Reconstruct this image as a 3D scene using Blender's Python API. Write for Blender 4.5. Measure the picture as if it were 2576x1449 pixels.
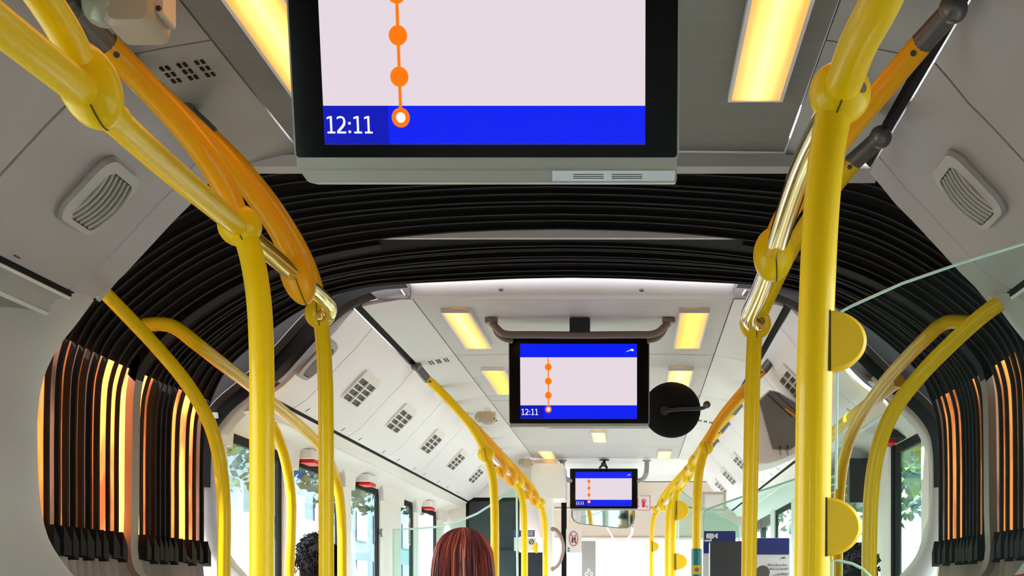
import bpy, bmesh, math, random
from mathutils import Vector, Matrix
random.seed(7)
S = bpy.context.scene
C = S.collection
for o in list(bpy.data.objects):
    bpy.data.objects.remove(o)

# ------------------------------------------------------------------ camera
F, CX, CY, EYE = 3600.0, 1592.0, 1480.0, 1.40
cd = bpy.data.cameras.new('camera')
cam = bpy.data.objects.new('camera', cd)
C.objects.link(cam)
cd.sensor_width = 36
cd.lens = F / 2576 * 36
cd.shift_x = (1288 - CX) / 2576
cd.shift_y = (CY - 724.5) / 2576
cd.clip_start = 0.05
cd.clip_end = 500
cam.location = (0, 0, EYE)
cam.rotation_euler = (math.radians(90), 0, 0)
S.camera = cam

# ------------------------------------------------------------------ world, sun, exposure
S.view_settings.view_transform = 'Standard'
S.view_settings.look = 'None'
S.view_settings.gamma = 1
S.view_settings.use_curve_mapping = False
S.view_settings.exposure = 0.88
w = bpy.data.worlds.new('sky')
S.world = w
w.use_nodes = True
nt = w.node_tree
bg = nt.nodes['Background']
sky = nt.nodes.new('ShaderNodeTexSky')
sky.sky_type = 'NISHITA'
sky.sun_disc = False
sky.sun_elevation = math.radians(48)
sky.sun_rotation = math.radians(250)
sky.air_density = 1.0
sky.dust_density = 3.0
mx = nt.nodes.new('ShaderNodeMixRGB')
mx.inputs[0].default_value = 0.65
mx.inputs[2].default_value = (9.6, 9.3, 9.5, 1)
nt.links.new(sky.outputs[0], mx.inputs[1])
nt.links.new(mx.outputs[0], bg.inputs[0])
bg.inputs[1].default_value = 0.62
sd = bpy.data.lights.new('sun', 'SUN')
sd.energy = 13.0
sd.angle = math.radians(1.5)
sd.color = (1, .97, .94)
sun = bpy.data.objects.new('sun', sd)
C.objects.link(sun)
sun.location = (-20, 0, 20)
sun.rotation_euler = (math.radians(12), math.radians(-48), 0)
cy = S.cycles
cy.use_denoising = True
cy.max_bounces = 10
cy.diffuse_bounces = 6
cy.glossy_bounces = 4
cy.transparent_max_bounces = 16
cy.sample_clamp_indirect = 6
cy.caustics_reflective = False
cy.caustics_refractive = False

# ------------------------------------------------------------------ materials
def mat(name, col, rough=.5, metal=0, noise=0, nscale=20, stretch=(1, 1, 1), bump=0, bscale=200,
        coat=0, emit=None, estr=0, spec=None, col2=None):
    m = bpy.data.materials.new(name)
    m.use_nodes = True
    t = m.node_tree
    b = t.nodes['Principled BSDF']
    b.inputs['Base Color'].default_value = (*col, 1)
    b.inputs['Roughness'].default_value = rough
    b.inputs['Metallic'].default_value = metal
    if coat:
        b.inputs['Coat Weight'].default_value = coat
        b.inputs['Coat Roughness'].default_value = .05
    if spec is not None:
        b.inputs['Specular IOR Level'].default_value = spec
    if emit:
        b.inputs['Emission Color'].default_value = (*emit, 1)
        b.inputs['Emission Strength'].default_value = estr
    tc = t.nodes.new('ShaderNodeTexCoord')
    mp = t.nodes.new('ShaderNodeMapping')
    mp.inputs['Scale'].default_value = stretch
    t.links.new(tc.outputs['Object'], mp.inputs[0])
    if noise:
        n = t.nodes.new('ShaderNodeTexNoise')
        n.inputs['Scale'].default_value = nscale
        n.inputs['Detail'].default_value = 4
        t.links.new(mp.outputs[0], n.inputs[0])
        r = t.nodes.new('ShaderNodeMixRGB')
        c2 = col2 if col2 else tuple(c * (1 - noise) for c in col)
        r.inputs[1].default_value = (*c2, 1)
        r.inputs[2].default_value = (*col, 1)
        t.links.new(n.outputs[0], r.inputs[0])
        t.links.new(r.outputs[0], b.inputs['Base Color'])
    if bump:
        n2 = t.nodes.new('ShaderNodeTexNoise')
        n2.inputs['Scale'].default_value = bscale
        t.links.new(mp.outputs[0], n2.inputs[0])
        bp = t.nodes.new('ShaderNodeBump')
        bp.inputs['Strength'].default_value = bump
        bp.inputs['Distance'].default_value = .002
        t.links.new(n2.outputs[0], bp.inputs['Height'])
        t.links.new(bp.outputs[0], b.inputs['Normal'])
    return m

def glass_mat(name, tint, refl=.08, haze=0.0):
    m = bpy.data.materials.new(name)
    m.use_nodes = True
    t = m.node_tree
    t.nodes.clear()
    out = t.nodes.new('ShaderNodeOutputMaterial')
    tr = t.nodes.new('ShaderNodeBsdfTransparent')
    tr.inputs[0].default_value = (*tint, 1)
    gl = t.nodes.new('ShaderNodeBsdfGlossy')
    gl.inputs['Roughness'].default_value = .03
    fr = t.nodes.new('ShaderNodeLayerWeight')
    fr.inputs[0].default_value = refl * 2
    mixs = t.nodes.new('ShaderNodeMixShader')
    sc_ = t.nodes.new('ShaderNodeMath'); sc_.operation = 'MULTIPLY'; sc_.inputs[1].default_value = .35
    t.links.new(fr.outputs['Fresnel'], sc_.inputs[0])
    t.links.new(sc_.outputs[0], mixs.inputs[0])
    t.links.new(tr.outputs[0], mixs.inputs[1])
    t.links.new(gl.outputs[0], mixs.inputs[2])
    last = mixs
    if haze:
        df = t.nodes.new('ShaderNodeBsdfDiffuse')
        df.inputs[0].default_value = (.6, .8, .78, 1)
        n = t.nodes.new('ShaderNodeTexNoise')
        n.inputs['Scale'].default_value = 6
        n.inputs['Detail'].default_value = 5
        mm = t.nodes.new('ShaderNodeMath')
        mm.operation = 'MULTIPLY'
        mm.inputs[1].default_value = haze * 2
        t.links.new(n.outputs[0], mm.inputs[0])
        m2 = t.nodes.new('ShaderNodeMixShader')
        t.links.new(mm.outputs[0], m2.inputs[0])
        t.links.new(mixs.outputs[0], m2.inputs[1])
        t.links.new(df.outputs[0], m2.inputs[2])
        last = m2
    t.links.new(last.outputs[0], out.inputs[0])
    return m

def cloth_trans(name, col, colb, w_tr=.7):
    m = bpy.data.materials.new(name)
    m.use_nodes = True
    t = m.node_tree
    t.nodes.clear()
    out = t.nodes.new('ShaderNodeOutputMaterial')
    tc = t.nodes.new('ShaderNodeTexCoord')
    mp = t.nodes.new('ShaderNodeMapping')
    mp.inputs['Scale'].default_value = (14, 14, 2.2)
    n = t.nodes.new('ShaderNodeTexNoise')
    n.inputs['Scale'].default_value = 1.6
    n.inputs['Detail'].default_value = 6
    t.links.new(tc.outputs['Object'], mp.inputs[0])
    t.links.new(mp.outputs[0], n.inputs[0])
    cr = t.nodes.new('ShaderNodeValToRGB')
    cr.color_ramp.elements[0].position = .38
    cr.color_ramp.elements[0].color = (*colb, 1)
    cr.color_ramp.elements[1].position = .55
    cr.color_ramp.elements[1].color = (*col, 1)
    t.links.new(n.outputs[0], cr.inputs[0])
    a = t.nodes.new('ShaderNodeBsdfTranslucent')
    b = t.nodes.new('ShaderNodeBsdfDiffuse')
    t.links.new(cr.outputs[0], a.inputs[0])
    b.inputs[0].default_value = (.16, .10, .075, 1)
    x = t.nodes.new('ShaderNodeMixShader')
    x.inputs[0].default_value = w_tr
    t.links.new(b.outputs[0], x.inputs[1])
    t.links.new(a.outputs[0], x.inputs[2])
    t.links.new(x.outputs[0], out.inputs[0])
    return m

M = {}
M['ceil'] = mat('ceiling_fabric_shaded', (.265, .26, .235), .55, noise=.28, nscale=9, stretch=(1.2, 7, 1), bump=.5, bscale=260)  # rear copy, darkened as if little daylight reaches it
M['ceil_b'] = mat('ceiling_fabric_daylit', (.66, .63, .61), .45, noise=.25, nscale=9, stretch=(1.2, 7, 1), bump=.4, bscale=260)  # same fabric, front daylight painted in as a paler tone
M['slant'] = mat('speaker_panel_plastic_shaded', (.29, .272, .255), .38, noise=.15, nscale=3, bump=.15, bscale=500)  # rear dimness put into the panel colour
M['slant_b'] = mat('speaker_panel_plastic_daylit', (.78, .755, .75), .38, noise=.08, nscale=3, bump=.15, bscale=500)  # whitened to stand for daylight in the front half
M['cove'] = mat('cove_plastic_shaded', (.46, .43, .445), .42, noise=.12, nscale=3, bump=.2, bscale=600)  # colour darkened to imitate the dimmer rear half
M['cove_b'] = mat('cove_plastic_daylit', (.94, .91, .96), .38, noise=.03, nscale=3, bump=.15, bscale=600)  # near-white, daylight from the front windows put into the colour
M['trimgrey'] = mat('grey_trim_plastic', (.36, .35, .34), .4, noise=.15, nscale=5, bump=.2, bscale=500)
M['pillar'] = mat('pillar_plastic', (.55, .54, .525), .38, noise=.12, nscale=4, bump=.3, bscale=700)
M['beige'] = mat('beige_plastic', (.66, .56, .46), .5, noise=.08, nscale=4, bump=.1)
M['beigel'] = mat('pale_beige_plastic', (.86, .82, .78), .45, noise=.06, nscale=4, bump=.1)
M['camera_beige'] = mat('camera_housing_beige', (.50, .41, .30), .45, noise=.06, nscale=6)
M['white'] = mat('white_plastic', (.86, .85, .83), .4, noise=.04, nscale=6)
M['charcoal'] = mat('charcoal_frame', (.045, .038, .036), .55, noise=.2, nscale=6, bump=.3, bscale=300)
M['black'] = mat('black_plastic', (.012, .012, .013), .35, noise=.2, nscale=8)
M['rubber'] = mat('black_rubber', (.007, .007, .007), .75, noise=.3, nscale=10, spec=.15)
M['bellows'] = mat('bellows_cloth', (.011, .0095, .0085), .55, noise=.5, nscale=3, stretch=(.6, 12, 6), spec=.15, bump=.4, bscale=60)
M['curtain'] = mat('bellows_lower_cloth', (.42, .36, .31), .7, noise=.35, nscale=5, stretch=(3, 3, 1), bump=.3, bscale=80)
M['orange'] = cloth_trans('sunlit_bellows_cloth', (.85, .26, .05), (.28, .06, .018))  # sun on the brighter bays is painted as stronger orange
M['shadecloth'] = cloth_trans('shaded_bellows_cloth', (.20, .10, .06), (.05, .028, .02))  # same cloth, shade put into a darker colour
M['bronze'] = mat('bronze_grey_metal', (.25, .20, .165), .45, metal=.2, noise=.2, nscale=5)
M['yellow'] = mat('yellow_enamel', (.98, .625, .001), .36, noise=.04, nscale=8, coat=.16, spec=.18, col2=(.92, .575, .001))
M['yellowo'] = mat('amber_enamel', (.95, .42, .001), .36, noise=.04, nscale=8, coat=.16, spec=.18, col2=(.92, .38, .001))
M['polish'] = mat('polished_yellow_rail', (.88, .70, .12), .1, metal=.7, noise=.05, nscale=10, coat=1)
M['matte_y'] = mat('yellow_button_plastic', (.92, .56, .003), .5, noise=.06, nscale=15)
M['seam'] = mat('seam_dark', (.05, .03, .005), .7, noise=.2, nscale=20)
M['steel'] = mat('grey_cast_metal', (.17, .165, .16), .38, metal=.7, noise=.2, nscale=15, bump=.3, bscale=200)
M['chrome'] = mat('chrome', (.75, .75, .75), .12, metal=1, noise=.05, nscale=10)
M['silver'] = mat('silver_bezel', (.48, .48, .42), .3, metal=.35, noise=.1, nscale=6)
M['bezel'] = mat('glossy_black_bezel', (.002, .002, .0025), .08, spec=.2, noise=.1, nscale=6)
M['red'] = mat('red_plastic', (.72, .02, .015), .5, spec=.2, noise=.1, nscale=10)
M['redline'] = mat('red_print', (.75, .03, .06), .5, noise=.05, nscale=10)
M['blue'] = mat('blue_print', (.02, .035, .22), .4, noise=.1, nscale=10)
M['inkw'] = mat('white_print', (.85, .85, .85), .5, noise=.03, nscale=10)
M['inkb'] = mat('dark_print', (.03, .03, .04), .5, noise=.1, nscale=10)
M['darkglass'] = mat('dark_partition', (.03, .032, .055), .12, noise=.5, nscale=3)
M['teal'] = mat('teal_plastic', (.0, .19, .17), .35, noise=.2, nscale=10)
M['rosegrey'] = mat('taupe_handle', (.34, .22, .19), .4, noise=.15, nscale=8)
M['floor_d'] = mat('low_bounce_floor_vinyl', (.13, .13, .14), .5, noise=.4, nscale=40)  # tone lowered to cut bounced light in the rear half
M['floor'] = mat('high_bounce_floor_vinyl', (.50, .49, .50), .5, noise=.4, nscale=40)  # tone raised to bounce more light into the front half
M['mirror'] = mat('mirror_glass', (.75, .77, .78), .03, metal=1, noise=.03, nscale=4)
M['asphalt'] = mat('asphalt', (.22, .22, .21), .9, noise=.3, nscale=.5)
M['leaf'] = mat('leaf_green', (.10, .19, .05), .6, noise=.6, nscale=.7)
M['leafd'] = mat('leaf_dark_green', (.04, .11, .05), .6, noise=.6, nscale=.7)
M['bark'] = mat('bark', (.20, .14, .09), .8, noise=.4, nscale=6)
M['bwall'] = mat('pale_facade', (.24, .33, .37), .7, noise=.12, nscale=.4)
M['bwall2'] = mat('sand_facade', (.30, .30, .25), .7, noise=.12, nscale=.4)
M['bglass'] = mat('facade_glass', (.03, .07, .16), .3, noise=.3, nscale=.5)
M['vanw'] = mat('van_paint', (.93, .93, .93), .3, noise=.02, nscale=1, coat=.5)
M['skin'] = mat('skin', (.55, .30, .19), .5, noise=.12, nscale=20)
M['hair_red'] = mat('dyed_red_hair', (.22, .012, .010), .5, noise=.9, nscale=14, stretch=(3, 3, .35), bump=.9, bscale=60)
M['hair_red2'] = mat('lit_red_hair', (.62, .09, .035), .45, noise=.6, nscale=14, stretch=(3, 3, .5))  # highlights coloured into a second set of strands
M['hair_blk'] = mat('black_hair', (.008, .006, .008), .85, noise=.6, nscale=40, spec=.05)
M['shirt1'] = mat('navy_shirt', (.03, .04, .09), .8, noise=.2, nscale=30)
M['shirt2'] = mat('dark_green_top', (.03, .08, .07), .8, noise=.2, nscale=30)
M['trouser'] = mat('dark_trousers', (.03, .03, .035), .8, noise=.2, nscale=30)
M['wglass'] = glass_mat('window_glass', (.90, .975, .965), .08)
M['pglass'] = glass_mat('partition_glass', (.90, .975, .955), .03, haze=.005)
M['pglass2'] = glass_mat('partition_glass_front', (.84, .965, .93), .03, haze=.02)
M['edge'] = mat('glass_edge', (.62, .80, .74), .25, noise=.1, nscale=12)

def emat(name, col, strength, gloss=True):
    return mat(name, (.01, .01, .01), .15, spec=.18, emit=col, estr=strength, noise=.05, nscale=4)
M['s_white'] = emat('screen_white', (.86, .75, .82), .50)
M['s_blue'] = emat('screen_blue', (.0, .010, .86), .60)
M['s_blued'] = emat('screen_dark_blue', (.0, .004, .50), .55)
M['s_org'] = emat('screen_orange', (1.0, .19, .0), .56)
M['s_txt'] = emat('screen_text', (.9, .9, 1), .58)

def lamp_mat(name, core, edge, s0, s1, softness=.5):
    m = bpy.data.materials.new(name)
    m.use_nodes = True
    t = m.node_tree
    b = t.nodes['Principled BSDF']
    b.inputs['Roughness'].default_value = .3
    b.inputs['Base Color'].default_value = (.5, .4, .25, 1)
    tc = t.nodes.new('ShaderNodeTexCoord')
    sp = t.nodes.new('ShaderNodeSeparateXYZ')
    t.links.new(tc.outputs['Generated'], sp.inputs[0])
    def tri(out):
        a = t.nodes.new('ShaderNodeMath'); a.operation = 'SUBTRACT'; a.inputs[1].default_value = .5
        t.links.new(out, a.inputs[0])
        b_ = t.nodes.new('ShaderNodeMath'); b_.operation = 'ABSOLUTE'
        t.links.new(a.outputs[0], b_.inputs[0])
        c_ = t.nodes.new('ShaderNodeMath'); c_.operation = 'MULTIPLY_ADD'
        c_.inputs[1].default_value = -2; c_.inputs[2].default_value = 1
        t.links.new(b_.outputs[0], c_.inputs[0])
        return c_.outputs[0]
    x = tri(sp.outputs[0])
    n = t.nodes.new('ShaderNodeTexNoise')
    n.inputs['Scale'].default_value = 5
    t.links.new(tc.outputs['Generated'], n.inputs[0])
    ad = t.nodes.new('ShaderNodeMath'); ad.operation = 'MULTIPLY_ADD'
    ad.inputs[1].default_value = .35
    t.links.new(n.outputs[0], ad.inputs[0])
    t.links.new(x, ad.inputs[2])
    mr = t.nodes.new('ShaderNodeMapRange')
    mr.inputs['From Min'].default_value = .25
    mr.inputs['From Max'].default_value = .25 + softness * 1.6
    t.links.new(ad.outputs[0], mr.inputs[0])
    mc = t.nodes.new('ShaderNodeMixRGB')
    mc.inputs[1].default_value = (*edge, 1)
    mc.inputs[2].default_value = (*core, 1)
    t.links.new(mr.outputs[0], mc.inputs[0])
    ms = t.nodes.new('ShaderNodeMapRange')
    ms.inputs['To Min'].default_value = s0
    ms.inputs['To Max'].default_value = s1
    t.links.new(mr.outputs[0], ms.inputs[0])
    t.links.new(mc.outputs[0], b.inputs['Emission Color'])
    t.links.new(ms.outputs[0], b.inputs['Emission Strength'])
    return m
M['lamp'] = lamp_mat('lamp_diffuser', (1, .60, .15), (1, .33, .015), .62, 2.6, .85)
M['lampy'] = lamp_mat('lamp_diffuser_amber', (1, .60, .03), (1, .36, .02), .6, .95)
M['lamps'] = lamp_mat('lamp_diffuser_pale', (1, .66, .22), (1, .44, .08), .6, .9)

# ------------------------------------------------------------------ object helpers
OFF = {}
def base(p):
    return OFF.get(p.name, Vector((0, 0, 0))) if p else Vector((0, 0, 0))

def mk(name, vf, m, parent=None, smooth=False, sharp=None):
    v, f = vf
    o0 = base(parent)
    me = bpy.data.meshes.new(name)
    me.from_pydata([Vector(p) - o0 for p in v], [], f)
    me.update()
    bm = bmesh.new(); bm.from_mesh(me)
    bmesh.ops.recalc_face_normals(bm, faces=bm.faces)
    bm.to_mesh(me); bm.free()
    if smooth:
        me.shade_smooth()
        try:
            me.set_sharp_from_angle(angle=math.radians(sharp if sharp else 40))
        except Exception:
            pass
    if m:
        me.materials.append(m)
    o = bpy.data.objects.new(name, me)
    C.objects.link(o)
    o.parent = parent
    OFF[o.name] = Vector(o0)
    return o

def empty(name, loc=(0, 0, 0)):
    o = bpy.data.objects.new(name, None)
    o.empty_display_size = .1
    C.objects.link(o)
    o.location = loc
    OFF[o.name] = Vector(loc)
    return o

def thing(name, label, cat, loc=(0, 0, 0), group=None):
    o = empty(name, loc)
    o['label'] = label
    o['category'] = cat
    if group: o['group'] = group
    return o

def tag(o, label, cat, group=None):
    o['label'] = label
    o['category'] = cat
    if group: o['group'] = group
    return o

def struct(name, loc=(0, 0, 0)):
    o = empty(name, loc)
    o['kind'] = 'structure'
    return o

def P(px, py, Y):
    return Vector(((px - CX) * Y / F, Y, EYE + (CY - py) * Y / F))

def join(*vfs):
    V, Fc = [], []
    for v, f in vfs:
        k = len(V)
        V += list(v)
        Fc += [tuple(i + k for i in g) for g in f]
    return V, Fc

def box(x0, x1, y0, y1, z0, z1):
    v = [(x0, y0, z0), (x1, y0, z0), (x1, y1, z0), (x0, y1, z0), (x0, y0, z1), (x1, y0, z1), (x1, y1, z1), (x0, y1, z1)]
    return v, [(0, 3, 2, 1), (4, 5, 6, 7), (0, 1, 5, 4), (1, 2, 6, 5), (2, 3, 7, 6), (3, 0, 4, 7)]

def rrect(w, h, r, n=4):
    pts = []
    for cx, cy_, a0 in ((w / 2 - r, h / 2 - r, 0), (-w / 2 + r, h / 2 - r, 90), (-w / 2 + r, -h / 2 + r, 180), (w / 2 - r, -h / 2 + r, 270)):
        for i in range(n + 1):
            a = math.radians(a0 + 90 * i / n)
            pts.append((cx + r * math.cos(a), cy_ + r * math.sin(a)))
    return pts

def prism(poly, c, u, v, n, d0, d1, inset=0):
    """polygon (a,b) in plane (u,v) extruded along n from d0 to d1, front face at d1 scaled in by inset"""
    c, u, v, n = Vector(c), Vector(u), Vector(v), Vector(n)
    k = len(poly)
    V = [c + u * a + v * b + n * d0 for a, b in poly]
    if inset:
        mxd = max(max(abs(a), abs(b)) for a, b in poly)
        dm = d1 - inset if d1 > d0 else d1 + inset
        V += [c + u * a + v * b + n * dm for a, b in poly]
        s = 1 - inset / mxd
        V += [c + u * a * s + v * b * s + n * d1 for a, b in poly]
        L = 3
    else:
        V += [c + u * a + v * b + n * d1 for a, b in poly]
        L = 2
    Fc = []
    for l in range(L - 1):
        for i in range(k):
            j = (i + 1) % k
            Fc.append((l * k + i, l * k + j, (l + 1) * k + j, (l + 1) * k + i))
    Fc.append(tuple(range(k))[::-1])
    Fc.append(tuple((L - 1) * k + i for i in range(k)))
    return V, Fc

def ringprism(outer, inner, c, u, v, n, d0, d1):
    c, u, v, n = Vector(c), Vector(u), Vector(v), Vector(n)
    k = len(outer)
    V = []
    for d in (d0, d1):
        V += [c + u * a + v * b + n * d for a, b in outer]
        V += [c + u * a + v * b + n * d for a, b in inner]
    Fc = []
    for i in range(k):
        j = (i + 1) % k
        Fc += [(i, j, k + j, k + i), (2 * k + i, 3 * k + i, 3 * k + j, 2 * k + j),
               (i, 2 * k + i, 2 * k + j, j), (k + i, k + j, 3 * k + j, 3 * k + i)]
    return V, Fc

def crom(pts, per=8):
    pts = [Vector(p) for p in pts]
    if len(pts) < 3:
        return pts
    q = [pts[0] * 2 - pts[1]] + pts + [pts[-1] * 2 - pts[-2]]
    out = []
    for i in range(1, len(q) - 2):
        for k in range(per):
            t = k / per
            a, b, c, d = q[i - 1], q[i], q[i + 1], q[i + 2]
            out.append(.5 * ((2 * b) + (c - a) * t + (2 * a - 5 * b + 4 * c - d) * t * t + (3 * b - a - 3 * c + d) * t ** 3))
    out.append(pts[-1])
    return out

def tube(pts, r, seg=14, per=8, smoothpath=True, cap=True):
    p = crom(pts, per) if smoothpath else [Vector(x) for x in pts]
    n = len(p)
    rr = r if isinstance(r, (list, tuple)) else None
    V, Fc = [], []
    up = None
    for i in range(n):
        t = (p[min(i + 1, n - 1)] - p[max(i - 1, 0)]).normalized()
        if up is None:
            up = Vector((0, 0, 1)) if abs(t.z) < .9 else Vector((0, 1, 0))
            up = (up - t * up.dot(t)).normalized()
        else:
            up = (up - t * up.dot(t)).normalized()
        s = t.cross(up)
        if rr:
            k = i / (n - 1) * (len(rr) - 1)
            a = int(min(k, len(rr) - 2))
            ra = rr[a] + (rr[a + 1] - rr[a]) * (k - a)
        else:
            ra = r
        for j in range(seg):
            an = 2 * math.pi * j / seg
            V.append(p[i] + (up * math.cos(an) + s * math.sin(an)) * ra)
    for i in range(n - 1):
        for j in range(seg):
            k = (j + 1) % seg
            Fc.append((i * seg + j, i * seg + k, (i + 1) * seg + k, (i + 1) * seg + j))
    if cap:
        Fc.append(tuple(range(seg))[::-1])
        Fc.append(tuple((n - 1) * seg + j for j in range(seg)))
    return V, Fc

def ball(c, r, axis=None, length=None, seg=24, rings=14):
    c = Vector(c)
    ax = Vector(axis).normalized() if axis else Vector((0, 0, 1))
    L = length if length else r
    up = Vector((0, 1, 0)) if abs(ax.y) < .9 else Vector((1, 0, 0))
    u = (up - ax * up.dot(ax)).normalized()
    s = ax.cross(u)
    V, Fc = [c + ax * L], []
    for i in range(1, rings):
        th = math.pi * i / rings
        for j in range(seg):
            a = 2 * math.pi * j / seg
            V.append(c + ax * (L * math.cos(th)) + (u * math.cos(a) + s * math.sin(a)) * (r * math.sin(th)))
    V.append(c - ax * L)
    for j in range(seg):
        k = (j + 1) % seg
        Fc.append((0, 1 + j, 1 + k))
        Fc.append((len(V) - 1, 1 + (rings - 2) * seg + k, 1 + (rings - 2) * seg + j))
    for i in range(rings - 2):
        for j in range(seg):
            k = (j + 1) % seg
            Fc.append((1 + i * seg + j, 1 + (i + 1) * seg + j, 1 + (i + 1) * seg + k, 1 + i * seg + k))
    return V, Fc

def cyl(c, axis, r, h, seg=20, r2=None):
    c = Vector(c); ax = Vector(axis).normalized()
    return tube([c, c + ax * h], [r, r2 if r2 is not None else r], seg, smoothpath=False)

def loft(rows, closed=False):
    n = len(rows[0])
    V = [Vector(p) for r in rows for p in r]
    Fc = []
    for i in range(len(rows) - 1):
        for j in range(n if closed else n - 1):
            k = (j + 1) % n
            Fc.append((i * n + j, i * n + k, (i + 1) * n + k, (i + 1) * n + j))
    return V, Fc

def text(s, size, c, u, v, n, name, m, parent, depth=.0006, bold=0, align='CENTER', mirror=False):
    cu = bpy.data.curves.new(name, 'FONT')
    cu.body = s
    cu.size = size
    cu.align_x = align
    cu.align_y = 'CENTER'
    cu.extrude = depth
    cu.offset = bold
    cu.resolution_u = 3
    t = bpy.data.objects.new('text_source', cu)
    C.objects.link(t)
    dg = bpy.context.evaluated_depsgraph_get()
    me = bpy.data.meshes.new_from_object(t.evaluated_get(dg))
    bpy.data.objects.remove(t)
    c, u, v, n = Vector(c), Vector(u).normalized(), Vector(v).normalized(), Vector(n).normalized()
    o0 = base(parent)
    for vt in me.vertices:
        q = vt.co.copy()
        vt.co = c + u * q.x + v * q.y + n * q.z - o0
    me.name = name
    me.materials.clear()
    me.materials.append(m)
    o = bpy.data.objects.new(name, me)
    C.objects.link(o)
    o.parent = parent
    OFF[o.name] = o0
    return o

# ------------------------------------------------------------------ bus cross-section
XC = -.187
SLOPE = .0117
def zoff(Y):
    return SLOPE * (Y - 3.0) if Y <= 3.0 else 0
def X(side, o):
    return XC + side * o
def Zr(z):
    return EYE + z
COVE = [(.680, .868), (.706, .838), (.735, .802), (.772, .765), (.812, .722), (.845, .686), (.872, .657), (.900, .630), (.925, .612), (.945, .600)]
def cove_at(f):
    """f in 0..1 along cove -> (o,z), normal (towards the aisle) as (do,dz)"""
    k = f * (len(COVE) - 1)
    i = int(min(k, len(COVE) - 2))
    a, b = COVE[i], COVE[i + 1]
    t = k - i
    a2, b2 = COVE[max(i - 1, 0)], COVE[min(i + 2, len(COVE) - 1)]
    d = Vector((b2[0] - a2[0], b2[1] - a2[1])).normalized()
    return a[0] + (b[0] - a[0]) * t, a[1] + (b[1] - a[1]) * t, d

def sheet(prof, y0, y1, side, th=.012, ny=1, zf=zoff):
    """profile [(o,z)] extruded along Y, with a thickness away from the aisle"""
    n = len(prof)
    rows = []
    ys = [y0 + (y1 - y0) * i / ny for i in range(ny + 1)]
    nrm = []
    for i in range(n):
        a, b = prof[max(i - 1, 0)], prof[min(i + 1, n - 1)]
        d = Vector((b[0] - a[0], b[1] - a[1])).normalized()
        nrm.append(Vector((-d.y, d.x)))   # outwards/up
    rows = []
    for y in ys:
        inner = [Vector((X(side, o), y, Zr(z) + zf(y))) for o, z in prof]
        outer = [Vector((X(side, o + q.x * th), y, Zr(z + q.y * th) + zf(y))) for (o, z), q in zip(prof, nrm)]
        rows.append(inner + outer[::-1])
    V, Fc = loft(rows, closed=True)
    m = len(rows[0])
    Fc.append(tuple(range(m)))
    Fc.append(tuple(len(V) - m + i for i in range(m))[::-1])
    return V, Fc

REAR = (-2.6, 3.0)
FRONT = (4.43, 10.0)
GAP = .0042

# ================================================================== SETTING
floor = struct('floor', (0, 0, 0))
mk('floor_panel', box(XC - 1.16, XC + 1.16, -2.6, 3.0, -.05, 0), M['floor_d'], floor)
mk('turntable_plate', box(XC - 1.16, XC + 1.16, 3.0, 4.43, -.05, 0), M['steel'], floor)
mk('floor_panel', box(XC - 1.16, XC + 1.16, 4.43, 11.9, -.05, 0), M['floor'], floor)

def ceiling_section(name, segs, fl, sl, cv, tr):
    c = struct(name)
    for a, b in segs:
        g = GAP
        # flat middle panel, slightly barrelled
        pr = [(-.5, .905), (-.25, .908), (0, .910), (.25, .908), (.5, .905)]
        rows = []
        for y in (a + g, b - g):
            low = [Vector((XC + o, y, Zr(z) + zoff(y))) for o, z in pr]
            hi = [p + Vector((0, 0, .012)) for p in low]
            rows.append(low + hi[::-1])
        v, f = loft(rows, True)
        f += [tuple(range(10)), tuple(range(10, 20))[::-1]]
        mk('ceiling_panel', (v, f), fl, c)
    return c

def slanted(parent, side, ys, m):
    for a, b in ys:
        mk('speaker_panel', sheet([(.5035, .904), (.58, .891), (.655, .876)], a + GAP * .6, b - GAP * .6, side), m, parent)

def covers(parent, side, ys, m):
    for a, b in ys:
        mk('cove_panel', sheet(COVE, a + GAP, b - GAP, side, ny=2), m, parent, smooth=True)

def under_cove(parent, side, y0, y1, m1, m2, yend=None):
    # dark slot, bright strip, header down to the windows
    mk('cove_slot', sheet([(.944, .600), (.949, .598), (.951, .592)], y0, y1, side, .006), M['rubber'], parent)
    mk('white_bead', sheet([(.951, .590), (.956, .586)], y0, y1, side, .01), M['white'], parent)
    mk('light_strip', sheet([(.9565, .590), (.968, .580), (.980, .566), (.984, .556)], y0, y1, side, .01), m1, parent, smooth=True)
    mk('white_bead', sheet([(.984, .554), (.992, .549)], y0, y1, side, .01), M['white'], parent)
    mk('header_trim', sheet([(.993, .556), (1.03, .550), (1.075, .537), (1.10, .517), (1.116, .505)], y0, y1, side, .012), m1, parent, smooth=True)

ceil_r = ceiling_section('ceiling', [(-2.6, -.9), (-.9, .8), (.8, 2.97)], M['ceil'], None, None, None)
front_joints = [4.47, 5.55, 6.72, 6.90, 8.05, 9.15, 10.0]
ceil_f = ceiling_section('ceiling', list(zip(front_joints[:-1], front_joints[1:])), M['ceil_b'], None, None, None)
for s_ in (-1, 1):
    slanted(ceil_r, s_, [(-2.6, .6), (.6, 2.34), (2.34, 2.985)], M['slant'])
    slanted(ceil_f, s_, [(4.45, 5.55), (5.55, 6.72), (6.72, 8.05), (8.05, 10.0)], M['slant_b'])
# mounting channels for the poles
for nm, par, y0, y1 in (('pole_channel', ceil_r, -2.6, 2.97), ('pole_channel', ceil_f, 4.45, 10.0)):
    for s_ in (-1, 1):
        mk(nm, sheet([(.657, .882), (.668, .885), (.679, .874)], y0, y1, s_, .01), M['rubber'], par)
        mk('channel_lip', sheet([(.679, .872), (.682, .868)], y0, y1, s_, .004), M['chrome'], par)

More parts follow.
